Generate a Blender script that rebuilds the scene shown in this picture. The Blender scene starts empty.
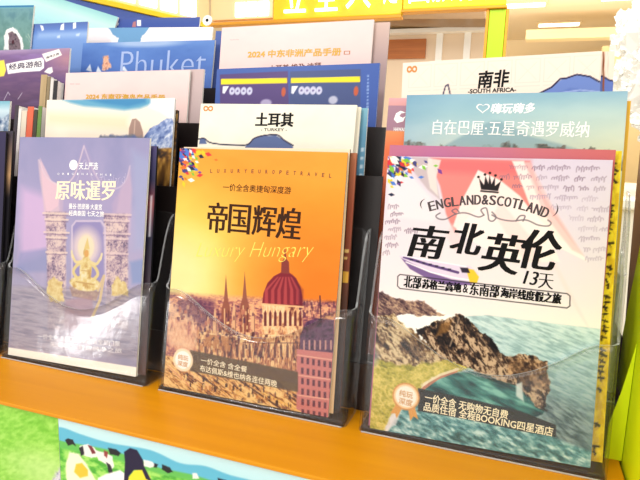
import bpy, bmesh, math, random
import numpy as np
from mathutils import Matrix, Vector

random.seed(7)
C = bpy.context.scene.collection
LEAN = math.radians(8.3)
TAN = math.tan(LEAN)

# ------------------------------------------------------------------ materials
def lin(c):
    out = []
    for v in c[:3]:
        v = v / 255.0
        out.append(v / 12.92 if v <= 0.04045 else ((v + 0.055) / 1.055) ** 2.4)
    return tuple(out) + (1.0,)

MATS = {}
def mat(name, col, rough=0.5, metal=0.0, coat=0.0, spec=0.5, noise=None, bump=None):
    if name in MATS: return MATS[name]
    m = bpy.data.materials.new(name); m.use_nodes = True
    nt = m.node_tree; b = nt.nodes['Principled BSDF']
    b.inputs['Base Color'].default_value = lin(col)
    b.inputs['Roughness'].default_value = rough
    b.inputs['Metallic'].default_value = metal
    b.inputs['Coat Weight'].default_value = coat
    b.inputs['Coat Roughness'].default_value = 0.12
    b.inputs['Specular IOR Level'].default_value = spec
    if noise:
        col2, sx, sy, sz, fac = noise
        tc = nt.nodes.new('ShaderNodeTexCoord'); mp = nt.nodes.new('ShaderNodeMapping')
        mp.inputs['Scale'].default_value = (sx, sy, sz)
        n = nt.nodes.new('ShaderNodeTexNoise'); n.inputs['Scale'].default_value = 1.0; n.inputs['Detail'].default_value = 6
        r = nt.nodes.new('ShaderNodeMapRange'); r.inputs['From Min'].default_value = .35; r.inputs['From Max'].default_value = .65
        r.inputs['To Max'].default_value = fac
        mx = nt.nodes.new('ShaderNodeMix'); mx.data_type = 'RGBA'
        mx.inputs[6].default_value = lin(col); mx.inputs[7].default_value = lin(col2)
        nt.links.new(tc.outputs['Object'], mp.inputs['Vector']); nt.links.new(mp.outputs[0], n.inputs['Vector'])
        nt.links.new(n.outputs['Fac'], r.inputs['Value']); nt.links.new(r.outputs[0], mx.inputs[0])
        nt.links.new(mx.outputs[2], b.inputs['Base Color'])
        if bump:
            bp = nt.nodes.new('ShaderNodeBump'); bp.inputs['Strength'].default_value = bump; bp.inputs['Distance'].default_value = .001
            nt.links.new(n.outputs['Fac'], bp.inputs['Height']); nt.links.new(bp.outputs[0], b.inputs['Normal'])
    MATS[name] = m
    return m

def glow(name, col, s):
    m = bpy.data.materials.new(name); m.use_nodes = True
    b = m.node_tree.nodes['Principled BSDF']
    b.inputs['Base Color'].default_value = lin(col)
    b.inputs['Emission Color'].default_value = lin(col)
    b.inputs['Emission Strength'].default_value = s
    return m

def print_mat():
    m = bpy.data.materials.new('printed_gloss_paper'); m.use_nodes = True
    nt = m.node_tree; b = nt.nodes['Principled BSDF']
    a = nt.nodes.new('ShaderNodeAttribute'); a.attribute_name = 'print'
    nt.links.new(a.outputs['Color'], b.inputs['Base Color'])
    b.inputs['Roughness'].default_value = 0.4
    b.inputs['Specular IOR Level'].default_value = 0.22
    b.inputs['Coat Weight'].default_value = 0.05
    b.inputs['Coat Roughness'].default_value = 0.2
    return m

def acrylic(name, body, base, tint, rough, wavy=0.0):
    m = bpy.data.materials.new(name); m.use_nodes = True
    nt = m.node_tree; nt.nodes.clear()
    out = nt.nodes.new('ShaderNodeOutputMaterial')
    tr = nt.nodes.new('ShaderNodeBsdfTransparent'); tr.inputs[0].default_value = tint
    gl = nt.nodes.new('ShaderNodeBsdfGlossy'); gl.inputs['Roughness'].default_value = rough
    df = nt.nodes.new('ShaderNodeBsdfDiffuse'); df.inputs[0].default_value = (.9, .92, .95, 1)
    m1 = nt.nodes.new('ShaderNodeMixShader'); m1.inputs[0].default_value = body
    nt.links.new(tr.outputs[0], m1.inputs[1]); nt.links.new(df.outputs[0], m1.inputs[2])
    fr = nt.nodes.new('ShaderNodeLayerWeight'); fr.inputs['Blend'].default_value = .5
    pw = nt.nodes.new('ShaderNodeMath'); pw.operation = 'POWER'; pw.inputs[1].default_value = 5.0
    ad = nt.nodes.new('ShaderNodeMath'); ad.operation = 'MULTIPLY_ADD'; ad.inputs[1].default_value = .8; ad.inputs[2].default_value = .035 + base
    nt.links.new(fr.outputs['Facing'], pw.inputs[0]); nt.links.new(pw.outputs[0], ad.inputs[0])
    m2 = nt.nodes.new('ShaderNodeMixShader')
    nt.links.new(ad.outputs[0], m2.inputs[0]); nt.links.new(m1.outputs[0], m2.inputs[1]); nt.links.new(gl.outputs[0], m2.inputs[2])
    nt.links.new(m2.outputs[0], out.inputs[0])
    if wavy:
        tc = nt.nodes.new('ShaderNodeTexCoord'); n = nt.nodes.new('ShaderNodeTexNoise'); n.inputs['Scale'].default_value = 38; n.inputs['Detail'].default_value = 3
        bp = nt.nodes.new('ShaderNodeBump'); bp.inputs['Strength'].default_value = wavy; bp.inputs['Distance'].default_value = .004
        nt.links.new(tc.outputs['Object'], n.inputs['Vector']); nt.links.new(n.outputs['Fac'], bp.inputs['Height']); nt.links.new(bp.outputs[0], gl.inputs['Normal'])
    return m

PRINT = print_mat()
ACR = acrylic('clear_acrylic', .006, 0.0, (.985, .988, .99, 1), .13, .14)
LIPEDGE = acrylic('acrylic_bright_lip', .35, .16, (.9, .92, .94, 1), .12)  # whitish body colour stands in for light gathered at the edge
SOLID = acrylic('acrylic_thick_base', .02, .03, (.52, .5, .52, 1), .1)  # dark tint stands in for the dark seen refracted through the base
EDGE = acrylic('acrylic_cut_edge', .14, .03, (.80, .82, .84, 1), .2)  # same gathered edge light put into the colour, kept dimmer
PAPER = mat('white_paper_pages', (238, 236, 230), .7)

# ------------------------------------------------------------------ objects
def link(name, me, m=None, parent=None, loc=None):
    o = bpy.data.objects.new(name, me); C.objects.link(o)
    if m is not None:
        for k in (m if isinstance(m, (list, tuple)) else [m]): me.materials.append(k)
    if parent: o.parent = parent
    if loc: o.location = loc
    return o

def tag(o, label, cat, group=None):
    o['label'] = label; o['category'] = cat
    if group: o['group'] = group
    return o

def empty(name, loc=(0, 0, 0), label=None, cat=None, group=None):
    o = bpy.data.objects.new(name, None); C.objects.link(o); o.location = loc; o.empty_display_size = .02
    if label: tag(o, label, cat, group)
    return o

def boxes(lst, bevel=0.0):
    bm = bmesh.new()
    for (x0, x1, y0, y1, z0, z1) in lst:
        r = bmesh.ops.create_cube(bm, size=1.0)
        for v in r['verts']:
            v.co = Vector((x0 + (v.co.x + .5) * (x1 - x0), y0 + (v.co.y + .5) * (y1 - y0), z0 + (v.co.z + .5) * (z1 - z0)))
    if bevel:
        bmesh.ops.bevel(bm, geom=bm.edges[:], offset=bevel, segments=2, affect='EDGES', profile=.5)
    me = bpy.data.meshes.new('m'); bm.to_mesh(me); bm.free()
    return me

def prism(pts, axis, a, b, bevel=0.0):
    """polygon pts extruded along axis ('x' or 'y') from a to b"""
    bm = bmesh.new()
    def P(p, t): return (t, p[0], p[1]) if axis == 'x' else (p[0], t, p[1])
    va = [bm.verts.new(P(p, a)) for p in pts]; vb = [bm.verts.new(P(p, b)) for p in pts]
    n = len(pts)
    bm.faces.new(va); bm.faces.new(vb[::-1])
    for i in range(n): bm.faces.new((va[i], vb[i], vb[(i + 1) % n], va[(i + 1) % n]))
    bmesh.ops.recalc_face_normals(bm, faces=bm.faces)
    if bevel: bmesh.ops.bevel(bm, geom=bm.edges[:], offset=bevel, segments=2, affect='EDGES', profile=.5)
    me = bpy.data.meshes.new('m'); bm.to_mesh(me); bm.free()
    return me

def structure(name, me, m, parent=None):
    o = link(name, me, m, parent)
    if not parent: o['kind'] = 'structure'
    return o

# ------------------------------------------------------------------ printed artwork (millimetres on the sheet)
class Art:
    def __init__(s, W, H, step=1.0, fine=None, rest=6.0):
        fine = H if fine is None else min(fine, H)
        s.W, s.H = W, H
        s.xs = np.linspace(0, W, max(2, int(round(W / step))) + 1)
        ys = np.linspace(0, fine, max(2, int(round(fine / step))) + 1)
        if fine < H - 1e-6:
            ys = np.concatenate([ys, np.linspace(fine, H, max(2, int((H - fine) / rest)) + 1)[1:]])
        s.ys = ys
        s.X, s.Y = np.meshgrid(s.xs, s.ys)
        s.img = np.ones(s.X.shape + (3,)) * 255.0
        s.step = step
    def fill(s, c): s.img[:] = c; return s
    def mix(s, mask, c):
        m = np.clip(mask, 0, 1)[..., None]
        s.img = s.img * (1 - m) + np.asarray(c, float) * m
        return s
    def vgrad(s, stops, mask=1.0):
        ys = [a for a, _ in stops]
        col = np.stack([np.interp(s.Y, ys, [c[k] for _, c in stops]) for k in range(3)], -1)
        m = (np.clip(mask, 0, 1) * np.ones(s.X.shape))[..., None]
        s.img = s.img * (1 - m) + col * m
        return s
    def noise(s, sx, sy, seed, octv=4, rot=0.0):
        rs = np.random.RandomState(seed); out = np.zeros(s.X.shape); amp = 1.0; tot = 0
        cr, sr = math.cos(rot), math.sin(rot)
        for o in range(octv):
            g = rs.rand(64, 64)
            u = (s.X * cr + s.Y * sr) / sx * 2 ** o + 13.7 * o; v = (-s.X * sr + s.Y * cr) / sy * 2 ** o + 5.1 * o
            iu, iv = np.floor(u).astype(int), np.floor(v).astype(int); fu, fv = u - iu, v - iv
            fu = fu * fu * (3 - 2 * fu); fv = fv * fv * (3 - 2 * fv)
            a = g[iv % 64, iu % 64] * (1 - fu) + g[iv % 64, (iu + 1) % 64] * fu
            b = g[(iv + 1) % 64, iu % 64] * (1 - fu) + g[(iv + 1) % 64, (iu + 1) % 64] * fu
            out += amp * (a * (1 - fv) + b * fv); tot += amp; amp *= .55
        return np.clip((out / tot - .5) * 1.8 + .5, 0, 1)
    def pm(s, pts, soft=.7, wob=0, seed=1, ws=6):
        """antialiased polygon mask"""
        X, Y = s.X, s.Y
        if wob:
            X = X + (s.noise(ws, ws, seed, 3) - .5) * wob; Y = Y + (s.noise(ws, ws, seed + 50, 3) - .5) * wob
        ins = np.zeros(X.shape, bool); d = np.full(X.shape, 1e9); n = len(pts)
        for i in range(n):
            x0, y0 = pts[i]; x1, y1 = pts[(i + 1) % n]
            if y0 != y1:
                c = ((Y < y0) != (Y < y1)) & (X < (x1 - x0) * (Y - y0) / (y1 - y0) + x0); ins ^= c
            L = (x1 - x0) ** 2 + (y1 - y0) ** 2 + 1e-12
            t = np.clip(((X - x0) * (x1 - x0) + (Y - y0) * (y1 - y0)) / L, 0, 1)
            d = np.minimum(d, np.hypot(X - x0 - t * (x1 - x0), Y - y0 - t * (y1 - y0)))
        return np.clip(.5 + np.where(ins, d, -d) / soft, 0, 1)
    def poly(s, pts, c, a=1.0, soft=.7, wob=0, seed=1, ws=6): return s.mix(s.pm(pts, soft, wob, seed, ws) * a, c)
    def em(s, cx, cy, rx, ry, soft=.15):
        r = np.hypot((s.X - cx) / rx, (s.Y - cy) / ry); return np.clip((1 - r) / soft + .5, 0, 1)
    def ell(s, cx, cy, rx, ry, c, a=1.0, soft=.15): return s.mix(s.em(cx, cy, rx, ry, soft) * a, c)
    def rect(s, x0, y0, x1, y1, c, a=1.0, soft=.5): return s.poly([(x0, y0), (x1, y0), (x1, y1), (x0, y1)], c, a, soft)
    def line(s, pts, w, c, a=1.0, soft=.6):
        d = np.full(s.X.shape, 1e9)
        for (x0, y0), (x1, y1) in zip(pts[:-1], pts[1:]):
            L = (x1 - x0) ** 2 + (y1 - y0) ** 2 + 1e-12
            t = np.clip(((s.X - x0) * (x1 - x0) + (s.Y - y0) * (y1 - y0)) / L, 0, 1)
            d = np.minimum(d, np.hypot(s.X - x0 - t * (x1 - x0), s.Y - y0 - t * (y1 - y0)))
        return s.mix(np.clip((w / 2 - d) / soft + .5, 0, 1) * a, c)
    def tex(s, mask, cols, sx, sy, seed, rot=0.0, octv=4, sharp=1.0):
        n = s.noise(sx, sy, seed, octv, rot); n = np.clip((n - .5) * sharp + .5, 0, 1)
        k = np.linspace(0, 1, len(cols))
        col = np.stack([np.interp(n, k, [c[j] for c in cols]) for j in range(3)], -1)
        m = (np.clip(mask, 0, 1) * np.ones(s.X.shape))[..., None]
        s.img = s.img * (1 - m) + col * m
        return s
    def rocky(s, mask, cols, sx, sy, seed, rot=0.0, gain=1.0, octv=5):
        # weathered stone: broad patches broken by fine cracks
        n = s.noise(sx * 3, sy * 3, seed, 4, rot) * .45 + (1 - abs(2 * s.noise(sx, sy, seed + 7, octv, rot) - 1)) * .4 + s.noise(sx * .35, sy * .35, seed + 9, 3, rot) * .25
        n = np.clip((n - .52) * gain + .5, 0, 1); k = np.linspace(0, 1, len(cols))
        col = np.stack([np.interp(n, k, [c[j] for c in cols]) for j in range(3)], -1)
        m = (np.clip(mask, 0, 1) * np.ones(s.X.shape))[..., None]
        s.img = s.img * (1 - m) + col * m
        return s
    def mesh(s, name='cover'):
        ny, nx = s.X.shape
        me = bpy.data.meshes.new(name)
        co = np.stack([s.X / 1000, np.zeros_like(s.X), (s.H - s.Y) / 1000], -1).reshape(-1, 3)
        i = np.arange(ny * nx).reshape(ny, nx)
        f = np.stack([i[1:, :-1], i[1:, 1:], i[:-1, 1:], i[:-1, :-1]], -1).reshape(-1, 4)
        me.vertices.add(len(co)); me.vertices.foreach_set('co', co.ravel())
        me.loops.add(f.size); me.loops.foreach_set('vertex_index', f.ravel().astype(np.int32))
        me.polygons.add(len(f)); me.polygons.foreach_set('loop_start', np.arange(0, f.size, 4, dtype=np.int32))
        me.update(calc_edges=True)
        v = np.clip(s.img / 255.0, 0, 1).reshape(-1, 3)
        v = np.where(v <= .04045, v / 12.92, ((v + .055) / 1.055) ** 2.4)
        at = me.color_attributes.new('print', 'FLOAT_COLOR', 'POINT')
        at.data.foreach_set('color', np.concatenate([v, np.ones((len(v), 1))], 1).ravel().astype(np.float32))
        return me

def curve(pts, n=8):
    # smooth line through the points
    out = []
    for i in range(len(pts) - 1):
        p0, p1, p2, p3 = pts[max(0, i - 1)], pts[i], pts[i + 1], pts[min(len(pts) - 1, i + 2)]
        for k in range(n):
            t = k / n
            out.append(tuple(.5 * (2 * p1[j] + (p2[j] - p0[j]) * t + (2 * p0[j] - 5 * p1[j] + 4 * p2[j] - p3[j]) * t * t + (3 * p1[j] - p0[j] - 3 * p2[j] + p3[j]) * t ** 3) for j in (0, 1)))
    return out + [pts[-1]]

# ------------------------------------------------------------------ lettering
def glyphs(s, bold=0.0, shear=0.0, space=1.0, res=3):
    c = bpy.data.curves.new('t', 'FONT'); c.body = s; c.offset = bold; c.shear = shear; c.space_character = space
    c.resolution_u = res; c.size = 1.0
    o = bpy.data.objects.new('t', c); C.objects.link(o)
    bpy.context.view_layer.update()
    me = bpy.data.meshes.new_from_object(o.evaluated_get(bpy.context.evaluated_depsgraph_get()))
    bpy.data.objects.remove(o); bpy.data.curves.remove(c)
    n = len(me.vertices); co = np.empty(n * 3); me.vertices.foreach_get('co', co)
    co = co.reshape(-1, 3)[:, :2]; fs = [tuple(p.vertices) for p in me.polygons]
    bpy.data.meshes.remove(me)
    return co, fs

def build_text(name, items, m, parent, H=None, lift=.00015):
    """items: (string, left point, right point, height, bold, song, shear); points in mm on the sheet, at mid height"""
    if name in ('tour_lettering', 'bracket_lettering', 'caption_lettering') and 1 < len(items) <= 6:
        for it in items: build_text(name, [it, it][:1], m, parent, H, lift)
        return
    V = []; F = []
    for k, it in enumerate(items):
        s, pl, pr, h = it[:4]; bold = it[4] if len(it) > 4 else 0; song = it[5] if len(it) > 5 else 0; shear = it[6] if len(it) > 6 else 0
        co, fs = glyphs(s, min(0.0, bold), shear)
        if not len(co): continue
        mn, mx = co.min(0), co.max(0); sz = mx - mn
        L = math.dist(pl, pr); ang = math.atan2(pr[1] - pl[1], pr[0] - pl[0])
        q = (co - mn) / sz
        X = q[:, 0] * L; Y = (.5 - q[:, 1]) * h
        b_ = max(0.0, bold) * h * .9
        reps = [(0.0, 0.0)] if not song else [(-song * .5, 0.0), (0.0, 0.0), (song * .5, 0.0)]
        if b_: reps = [(dx + ex * b_, ey * b_) for dx, _ in reps for ex, ey in ((-1, -1), (1, -1), (-1, 1), (1, 1))]
        for ri, (dx, dy) in enumerate(reps):
            Xr = X + dx; Yr = Y + dy
            wx = pl[0] + Xr * math.cos(ang) - Yr * math.sin(ang); wy = pl[1] + Xr * math.sin(ang) + Yr * math.cos(ang)
            off = len(V)
            for a, b in zip(wx, wy): V.append((a / 1000, -lift - ri * .000006, (H - b) / 1000))
            F += [tuple(i + off for i in f) for f in fs]
    me = bpy.data.meshes.new(name); me.from_pydata(V, [], F)
    return link(name, me, m, parent)

def arc_items(s, pl, pm, pr, h, bold=0.0, song=0.0, fill=.8):
    """characters along a quadratic curve through three points"""
    n = len(s); out = []
    def B(t):
        cx = 2 * pm[0] - .5 * (pl[0] + pr[0]); cy = 2 * pm[1] - .5 * (pl[1] + pr[1])
        return ((1 - t) ** 2 * pl[0] + 2 * t * (1 - t) * cx + t * t * pr[0], (1 - t) ** 2 * pl[1] + 2 * t * (1 - t) * cy + t * t * pr[1])
    for i, ch in enumerate(s):
        if ch == ' ': continue
        a, b = B((i + .5 - fill / 2) / n), B((i + .5 + fill / 2) / n)
        if ch in 'I1': a, b = B((i + .5 - .12) / n), B((i + .5 + .12) / n)
        out.append((ch, a, b, h, bold, song))
    return out

def flat_shape(name, polys, m, parent, H, lift=.00012):
    V = []; F = []
    for p in polys:
        off = len(V); V += [(a / 1000, -lift, (H - b) / 1000) for a, b in p]; F.append(tuple(range(off, off + len(p)))[::-1])
    me = bpy.data.meshes.new(name); me.from_pydata(V, [], F)
    bm = bmesh.new(); bm.from_mesh(me); bmesh.ops.triangulate(bm, faces=bm.faces[:]); bm.to_mesh(me); bm.free()
    return link(name, me, m, parent)

INK = mat('black_ink', (12, 10, 14), .5, spec=.15); WHITE = mat('white_ink', (255, 255, 255), .5)
GOLD = mat('gold_ink', (220, 166, 40), .4, .0); BROWNINK = mat('brown_ink', (58, 30, 12), .5, spec=.15)
CREAMINK = mat('cream_ink', (252, 238, 205), .5)

# ------------------------------------------------------------------ brochures
def brochure(pose, art, label, group=None, thick=.003, sheet=None, cat='brochure', edge=None, spine=None):
    loc, W, H, roll = pose
    root = empty('travel_brochure', loc, label, cat, group)
    root.rotation_mode = 'QUATERNION'
    M = Matrix.Rotation(-LEAN, 4, 'X') @ Matrix.Rotation(math.radians(roll), 4, 'Y')
    root.rotation_quaternion = M.to_quaternion()
    link('cover', art.mesh(), PRINT, root)
    link('page_block', boxes([(.0003, W - .0004, .00005, thick - .0003, .0003, H - .0003)], .0001), edge or PAPER, root)
    link('back_cover', boxes([(0, W, thick - .0003, thick, 0, H)]), spine or PAPER, root)
    return root

POSES = {
    'thai': ((-0.1369, -0.0088, 0.0045), 0.2041, 0.2896, -1.23),
    'palace': ((0.107, -0.0088, 0.0045), 0.2069, 0.2833, -0.61),
    'england': ((0.3602, -0.0088, 0.0045), 0.2089, 0.2835, -1.2),
    'redband': ((0.3572, -0.0034, 0.0045), 0.2114, 0.295, -0.59),
    'yellowT1': ((0.375, 0.002, 0.0045), 0.2053, 0.2904, -1.74),
    'peach': ((0.1123, -0.0034, 0.0045), 0.2054, 0.2847, -1.3),
    'brownT1': ((0.1164, 0.002, 0.0045), 0.2068, 0.2814, -1.11),
    'navyT1': ((-0.1045, -0.0034, 0.0045), 0.1816, 0.2788, -1.87),
    'col0T1': ((-0.3495, -0.0088, 0.0045), 0.1929, 0.2882, -2.26),
    'col0T1b': ((-0.3415, -0.0034, 0.0045), 0.1865, 0.2929, -1.36),
    'aurora': ((-0.1458, 0.0472, 0.0585), 0.2099, 0.2884, -1.03),
    'autumn': ((-0.1245, 0.0526, 0.0585), 0.1928, 0.2722, -1.49),
    'turkey': ((0.0978, 0.0472, 0.0585), 0.2044, 0.2852, -0),
    'turk2': ((0.103, 0.0526, 0.0585), 0.2036, 0.2827, -0.2),
    'ltblue': ((0.1142, 0.058, 0.0585), 0.2047, 0.2782, -1.31),
    'bali': ((0.3649, 0.0472, 0.0585), 0.2183, 0.2968, -1.19),
    'baliyellow': ((0.3666, 0.0526, 0.0585), 0.2195, 0.2885, -0.94),
    'mauve': ((0.3362, 0.058, 0.0585), 0.2178, 0.2944, 0.01),
    'col0T2': ((-0.4553, 0.0472, 0.0585), 0.2397, 0.2834, -0.74),
    'pinkL': ((-0.1649, 0.1032, 0.1125), 0.214, 0.2785, -0.52),
    'pinkL2': ((-0.143, 0.1086, 0.1125), 0.2115, 0.2797, -0.7),
    'purple': ((-0.4154, 0.1077, 0.1125), 0.2482, 0.316, -0.11),
    'blue': ((0.094, 0.1032, 0.1125), 0.2242, 0.2813, -1.15),
    'safrica': ((0.3533, 0.1032, 0.1125), 0.2149, 0.2856, -2.51),
    'safrica2': ((0.3827, 0.1086, 0.1125), 0.1969, 0.2882, -2.14),
    'phuket': ((-0.1872, 0.1595, 0.1687), 0.2376, 0.2758, 0.53),
    'pinkM': ((0.0659, 0.1592, 0.1665), 0.2244, 0.2933, -0.61),
    'pinkM2': ((0.0874, 0.1646, 0.1665), 0.2217, 0.2916, -0.31),
    'blueM': ((0.039, 0.1708, 0.1722), 0.2053, 0.2856, 1.59),
    'teal': ((-0.5814, 0.1607, 0.1765), 0.2783, 0.3432, 2.09),
    'penguin': ((-0.386, 0.1638, 0.167), 0.2032, 0.3127, 0.13),
    'cloud': ((-0.2287, 0.2162, 0.2276), 0.24, 0.2516, 1.7),
    'figures': ((-0.2413, 0.2215, 0.2266), 0.2248, 0.2694, 1.57),
    'aqua': ((-0.5063, 0.2264, 0.2971), 0.2758, 0.2859, 16.29),
}

# ================================================================== FRONT ROW
# --- purple temple brochure (left)
def th(u, v):
    # sketch grid of the temple picture, rectified to millimetres on the cover
    w = 0.00077013694 * u + 1.1243791e-05 * v + 1
    return ((1.7529893 * u + 0.096581558 * v + -48.267499) / w, (-0.010704649 * u + 1.3441278 * v + -183.9017) / w)
def art_thai():
    W, H = POSES['thai'][1] * 1000, POSES['thai'][2] * 1000
    a = Art(W, H, .75)
    a.vgrad([(0, (136, 142, 186)), (60, (164, 160, 202)), (120, (190, 178, 212)), (200, (176, 168, 190)), (290, (160, 154, 168))])
    a.tex(.45, [(130, 134, 182), (186, 172, 210), (156, 154, 196)], 60, 80, 3)
    a.poly([(8.2, 65.9), (49.5, 76.2), (61, 145.6), (11.9, 165), (9.6, 109.5)], (232, 190, 232), .75, 14)
    a.poly([(1.3, 17.2), (67.4, 6), (101.9, 41.1), (71.8, 67.6), (38.9, 68.8), (4.6, 63.4)], (150, 150, 190), .4, 20)
    a.poly([(179.1, 14.8), (208.8, 26.4), (220.6, 134.1), (190.6, 136.3)], (166, 176, 214), .7, 12)
    a.poly([(10.9, 151.8), (57.6, 143.2), (59.8, 174.2), (5.9, 178.8)], (128, 140, 190), .6, 6)
    a.poly([(185.8, 151.3), (219.7, 141.4), (219.1, 172.7), (190.6, 177.8)], (126, 150, 200), .8, 5)
    # gilded roof horns and gable
    horn = [(226, 190, 200), (236, 206, 196)]
    a.poly([(32.8, 29.8), (44.3, 50.4), (64.8, 60.1), (78.3, 67.3), (78.3, 113.5), (52.8, 122.8), (44.9, 81.6), (38, 55.8)], (236, 200, 206), .8, 3)
    a.poly([(166.2, 61.6), (172.9, 51.6), (177.7, 36.8), (182.6, 63.5), (183.6, 119.6), (159.6, 116.2), (154.1, 81.9)], (216, 182, 204), .7, 4)
    a.poly([(105.7, 5.7), (133.5, 47.8), (165.1, 66.6), (161, 93.9), (74, 98.3), (68.6, 67.7), (89.8, 49.1)], (176, 160, 200), .55, 4)
    a.poly([(36, 27.1), (58, 57.7), (74.5, 59.8), (70, 88.2), (52.8, 99.4), (44.1, 71.2)], (248, 206, 214), .8, 2)
    for k, seed in ((([(50.9, 96.9), (83.5, 95.3), (94.2, 245.6), (65.1, 249)]), 4), (([(142.9, 94.8), (178.8, 93), (188.7, 234.3), (156.1, 238.2)]), 5)):
        m = a.pm(k, 3)
        a.rocky(m * .9, [(96, 78, 104), (178, 146, 156), (246, 216, 196)], 4, 4, seed, gain=1.8)
    for x0, x1, yy in ((43, 70, 213), (45, 68, 219), (44, 69, 232), (46, 67, 237), (46, 67, 252)):
        a.line([tuple(th(x0, yy)), tuple(th(x1, yy + .8))], 2.4, (250, 222, 200), .8); a.line([tuple(th(x0, yy + 2)), tuple(th(x1, yy + 2.8))], 1.2, (130, 100, 124), .6)
        a.line([tuple(th(x0 + 59, yy + 1)), tuple(th(x1 + 61, yy + 2))], 2.4, (240, 210, 204), .75); a.line([tuple(th(x0 + 59, yy + 3)), tuple(th(x1 + 61, yy + 4))], 1.2, (130, 100, 130), .6)
    a.line(curve([tuple(th(*q)) for q in ((39, 160), (45, 175), (54, 183), (62, 186), (74, 176), (84, 146))]), 2.2, (240, 214, 222), .7)
    a.line(curve([tuple(th(*q)) for q in ((84, 146), (94, 172), (106, 188), (118, 188), (126, 180), (130, 166))]), 2.2, (226, 204, 222), .6)
    a.line(curve([tuple(th(*q)) for q in ((70, 196), (78, 178), (85, 160), (92, 178), (102, 196))]), 1.4, (206, 190, 216), .6)
    # doorway
    a.poly([(102.6, 206.3), (96.1, 115), (100.3, 107.1), (137.6, 105.1), (142.7, 112.3), (150.5, 201.4)], (146, 136, 190), .9, 2)
    a.line([(101, 206.4), (94.3, 112.6), (100.2, 105.9), (139, 103.7), (145.6, 110.9), (153.5, 201.1)], 2.5, (226, 206, 226), .8)
    # stone steps
    m = a.pm([(0.4, 198), (219.7, 182.3), (222.8, 266.5), (3, 283.2)], 6)
    a.tex(m * .7, [(132, 122, 134), (190, 176, 180), (120, 110, 128)], 30, 5, 9)
    # golden statue with halo
    hx, hy = [(118.2, 137.7)][0]
    a.ell(hx, hy, 22, 24, (250, 226, 214), .8, .5); a.ell(hx, hy, 13, 16, (255, 240, 190), .9, .3)
    gold = (242, 214, 112)
    hx += 1.5
    pal3 = [(204, 158, 72), (240, 214, 124), (252, 240, 184)]
    a.tex(a.pm([(hx - 24, hy + 52), (hx + 24, hy + 54), (hx + 19, hy + 66), (hx - 19, hy + 64)], 2), [(150, 120, 110), (196, 166, 140)], 4, 4, 12)
    st = a.em(hx, hy + 46, 24, 9.5) + a.em(hx, hy + 29, 9.5, 18) + a.em(hx, hy + 7, 5.2, 7)
    a.tex(st, pal3, 6, 6, 11, sharp=1.3)
    for sg in (-1, 1):
        a.line(curve([(hx + sg * 6, hy + 19), (hx + sg * 15, hy + 25), (hx + sg * 19, hy + 33), (hx + sg * 12, hy + 41)]), 4.4, (240, 216, 130), .95)
        a.line(curve([(hx + sg * 6, hy + 18), (hx + sg * 16, hy + 20), (hx + sg * 22, hy + 12)]), 3.8, (246, 224, 146), .95)
        a.line([(hx + sg * 22, hy + 14), (hx + sg * 23.5, hy + 7)], 3.0, (250, 232, 170), .95)
    a.poly([(hx - 4.4, hy + 2), (hx, hy - 12), (hx + 4.4, hy + 2)], (238, 206, 110), .95, 1)
    a.ell(hx, hy + 8, 3.4, 4.6, (232, 164, 70), .95)
    a.line([(hx - 14, hy + 45), (hx + 14, hy + 46)], 1.6, (196, 146, 66), .8); a.line([(hx - 6, hy + 30), (hx + 6, hy + 30)], 1.4, (206, 156, 76), .7)
    for pts in ([(57.8, 192.6), (66.7, 178.8), (83.4, 185.1), (88.4, 210.3), (65.8, 212.6)], [(161.1, 180.5), (169.3, 169.9), (181.8, 178.6), (185.8, 192.9), (162.1, 195.3)]):
        a.tex(a.pm(pts, 2, 4), [(214, 176, 90), (246, 226, 150)], 4, 4, 13)
    a.poly([(91.5, 207.4), (131.8, 198.3), (140.9, 240), (91, 245.9)], (176, 128, 132), .5, 4)
    a.line([(140.5, 189.9), (148.4, 171.7), (144.4, 202), (133.8, 225.7)], 4, (238, 206, 130), .8)
    a.mix(.16, (200, 194, 222))  # washed-out haze of the glossy holder, mixed into the cover colours
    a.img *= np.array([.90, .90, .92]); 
    # foot strip
    a.poly([(-14.8, 280.1), (237.7, 277.6), (239.7, 306.2), (-11.5, 325.5)], (250, 248, 236), 1, 1)
    return a
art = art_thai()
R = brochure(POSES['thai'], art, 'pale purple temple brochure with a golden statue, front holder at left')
Hh = art.H
build_text('title_lettering', [('原味暹罗', [(65.3, 67.8)][0], [(157.5, 65)][0], 25, 0, 1.6)], CREAMINK, R, Hh)
build_text('publisher_lettering', [('天上严选', [(100, 36.1)][0], [(129.6, 35.4)][0], 9, .01)], WHITE, R, Hh)
cx, cy = [(91.2, 35)][0]
flat_shape('publisher_emblem', [[(cx + 6.5 * math.cos(t * math.pi / 12), cy + 6.5 * math.sin(t * math.pi / 12)) for t in range(24)]], WHITE, R, Hh)
build_text('tour_lettering', [('曼谷·芭提雅·大皇宫', [(87.7, 87.4)][0], [(139.3, 86.3)][0], 7, .01), ('经典泰国 七天之旅', [(88.4, 96.3)][0], [(142.9, 94.8)][0], 7, .01)], WHITE, R, Hh)
build_text('english_lettering', arc_items('ORIGINALTHAI', [(63.9, 47.2)][0], [(110.1, 46)][0], [(153.1, 46)][0], 2.6, fill=.4), WHITE, R, Hh)
build_text('script_lettering', [('Thailand', [(134, 55.3)][0], [(172.7, 49.1)][0], 12, -.03, 0, .4)], mat('lilac_ink', (214, 204, 232)), R, Hh)
build_text('caption_lettering', [('一价全含 全程五星酒店含全部门票', [(49.2, 258.8)][0], [(178.1, 252.8)][0], 6.5), ('无购物无自费纯净之旅', [(69.7, 266.7)][0], [(181.7, 261)][0], 6)], mat('pale_ink', (240, 234, 236)), R, Hh)

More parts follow.
